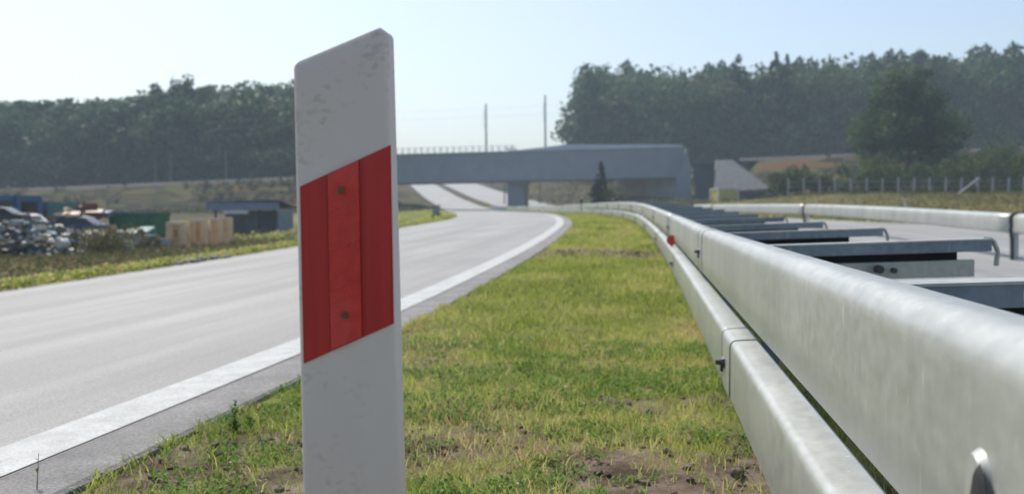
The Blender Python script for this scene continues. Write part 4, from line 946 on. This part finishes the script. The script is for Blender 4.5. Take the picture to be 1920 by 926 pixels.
# low broad-leaved weeds between the blades
def rosettes(n, region, size, seed, tmul=1.0):
    r = np.random.default_rng(seed); X, Y = region(r, n); n = len(X); Z = ground_z(X, Y); out = []; T = []
    for k in range(7):
        a = r.random(n)*6.283; L = size*(.5+.8*r.random(n)); el = r.uniform(.1, 1.0, n); w_ = L*r.uniform(.28, .48, n); ox = r.normal(size=n)*size*.5; oy = r.normal(size=n)*size*.5; oz = r.random(n)*size*.9
        d = np.stack([np.cos(a)*np.cos(el), np.sin(a)*np.cos(el), np.sin(el)], 1); s = np.stack([-np.sin(a), np.cos(a), np.zeros(n)], 1); B = np.stack([X+ox, Y+oy, Z+.002+oz], 1)
        up = np.array([0, 0, 1.])
        out.append(np.stack([B, B+d*(L*.5)[:, None]-s*w_[:, None]*.5, B+d*L[:, None]-up*(L*.15)[:, None], B+d*(L*.5)[:, None]+s*w_[:, None]*.5], 1).reshape(-1, 3)); T.append(np.clip(r.random(n)*.8*tmul, 0, 1))
    return np.concatenate(out), np.concatenate(T)
def reg_front(r, n):
    Y = 1.9+3.6*r.random(n)**1.4; X = c(Y)+r.uniform(RR+.02, .55, n); k = fbm(X*4+3, Y*4, 61) > .47; k &= r.random(n) > soilness(X, Y)*.8; return X[k], Y[k]
def reg_mid(r, n):
    Y = r.uniform(4, 13, n); X = c(Y)+r.uniform(RR+.02, 1.2, n); k = fbm(X*3+3, Y*3, 62) > .50; return X[k], Y[k]
v1, t1 = rosettes(9000, reg_front, .022, 71); v2, t2 = rosettes(5200, reg_mid, .022, 72)
o = quad_mesh('low_weeds', np.concatenate([v1, v2]), M['weed'], np.concatenate([t1, t2])); prop(o, 'small broad leaved weeds growing through the short grass', 'weeds', kind='stuff')
# tiny pale flower heads
r = np.random.default_rng(5); n = 140; Y = 2.3+9*r.random(n)**1.3; X = c(Y)+r.uniform(RR+.03, .6, n); Z = ground_z(X, Y)+.02+.04*r.random(n); s = .0022+.0028*r.random(n); P = []
for i in range(n):
    a = r.random()*3; t_ = np.array([math.cos(a), math.sin(a), .3])*s[i]; b_ = np.array([-math.sin(a), math.cos(a), .5])*s[i]; p_ = np.array([X[i], Y[i], Z[i]]); P += [p_-t_, p_-b_, p_+t_, p_+b_]
o = quad_mesh('flower_heads', np.array(P), M['weed'], np.ones(n)); prop(o, 'tiny pale flower heads dotted through the grass', 'flowers', kind='stuff')
# clods on the bare soil
bm = bmesh.new(); rs = random.Random(9)
for i in range(1500):
    Y = rs.uniform(2.0, 5.0) if i < 1250 else rs.uniform(13.6, 15.4); X = rs.uniform(RR+.05, .6)
    if rs.random() > float(soilness(X, Y))*1.1+.03: continue
    s = rs.uniform(.004, .016)*(1 if i < 1250 else 2)
    r0 = bmesh.ops.create_icosphere(bm, subdivisions=1, radius=s); zz = float(ground_z(X, Y))+s*.3
    for v in r0['verts']: v.co = Vector((v.co.x*rs.uniform(.8, 1.4), v.co.y*rs.uniform(.8, 1.3), v.co.z*rs.uniform(.6, 1)))+Vector((X, Y, zz))
prop(bm_obj('soil_clods', bm, M['soil']), 'crumbly brown soil clods on the bare patches', 'soil', kind='stuff')
def clod(px, py, s, label):
    d = CM @ Vector(((px-960)/F, (463-py)/F, -1)); t = -EYE/d.z; X, Y = d.x*t, d.y*t
    bm = bmesh.new(); bmesh.ops.create_icosphere(bm, subdivisions=3, radius=s)
    for v in bm.verts: v.co *= 1+.5*(float(fbm(v.co.x*60+5, v.co.y*60+v.co.z*40, 3, 2))-.5); v.co.z *= .8
    o = bm_obj('soil_clod', bm, M['soil'], smooth='all', loc=(X, Y, float(ground_z(X, Y))+s*.5)); prop(o, label, 'soil clod')
clod(1382, 892, .020, 'dark clod of earth lying beside the lower guardrail beam')
# two taller weeds at the road edge
def stalk(px, py, label, H, nl, seed, spread=.02, base=None):
    d = CM @ Vector(((px-960)/F, (463-py)/F, -1)); t = -EYE/d.z; X, Y = d.x*t, d.y*t; rs = random.Random(seed); T0 = thing('tall_weed', label, 'weed', (X, Y, 0))
    bm = bmesh.new(); V = []; T = []
    for s in range(3 if nl > 12 else 1):
        a = rs.random()*6; q = Vector((math.cos(a)*spread*s, math.sin(a)*spread*s, 0)); top = q+Vector((rs.uniform(-.01, .01), 0, H*(1-.2*s))); tube(bm, q-Vector((0, 0, .02)), top, .0016, .0008, 5)
        for i in range(nl):
            f = rs.uniform(.15, 1); p0 = q.lerp(top, f); an = rs.random()*6.28; L = rs.uniform(.008, .02)*(1.3-f*.6)*(1.7 if nl > 12 else 1); dv = Vector((math.cos(an), math.sin(an), rs.uniform(.2, 1))).normalized(); sv = Vector((-math.sin(an), math.cos(an), 0))
            V += [tuple(p0), tuple(p0+dv*L*.5-sv*L*.22), tuple(p0+dv*L), tuple(p0+dv*L*.5+sv*L*.22)]; T.append(rs.random()*.6)
    bm_obj('stem', bm, M['brown'], T0); quad_mesh('leaves', np.array(V), M['weed'], np.array(T), parent=T0)
stalk(438, 812, 'tall leafy weed at the asphalt edge left of the marker post', .115, 40, 1, .03)
stalk(68, 925, 'single thin stalk on the shoulder in the lower left corner', .11, 9, 2)

# ---------------------------------------------------------------- haze
bm = bmesh.new(); box(bm, -2600, 2600, -40, 2900, -2.4, 62)
o = bm_obj('haze', bm, bpy.data.materials.new('haze')); hm = o.data.materials[0]; hm.use_nodes = True; t = hm.node_tree; t.nodes.clear()
pv = t.nodes.new('ShaderNodeVolumePrincipled'); pv.inputs['Density'].default_value = .00075; pv.inputs['Color'].default_value = (.72, .87, 1, 1); pv.inputs['Anisotropy'].default_value = .0
ou = t.nodes.new('ShaderNodeOutputMaterial'); t.links.new(pv.outputs[0], ou.inputs['Volume']); prop(o, kind='stuff'); 
sc.cycles.volume_bounces = 1; sc.cycles.max_bounces = 8; sc.cycles.use_denoising = True
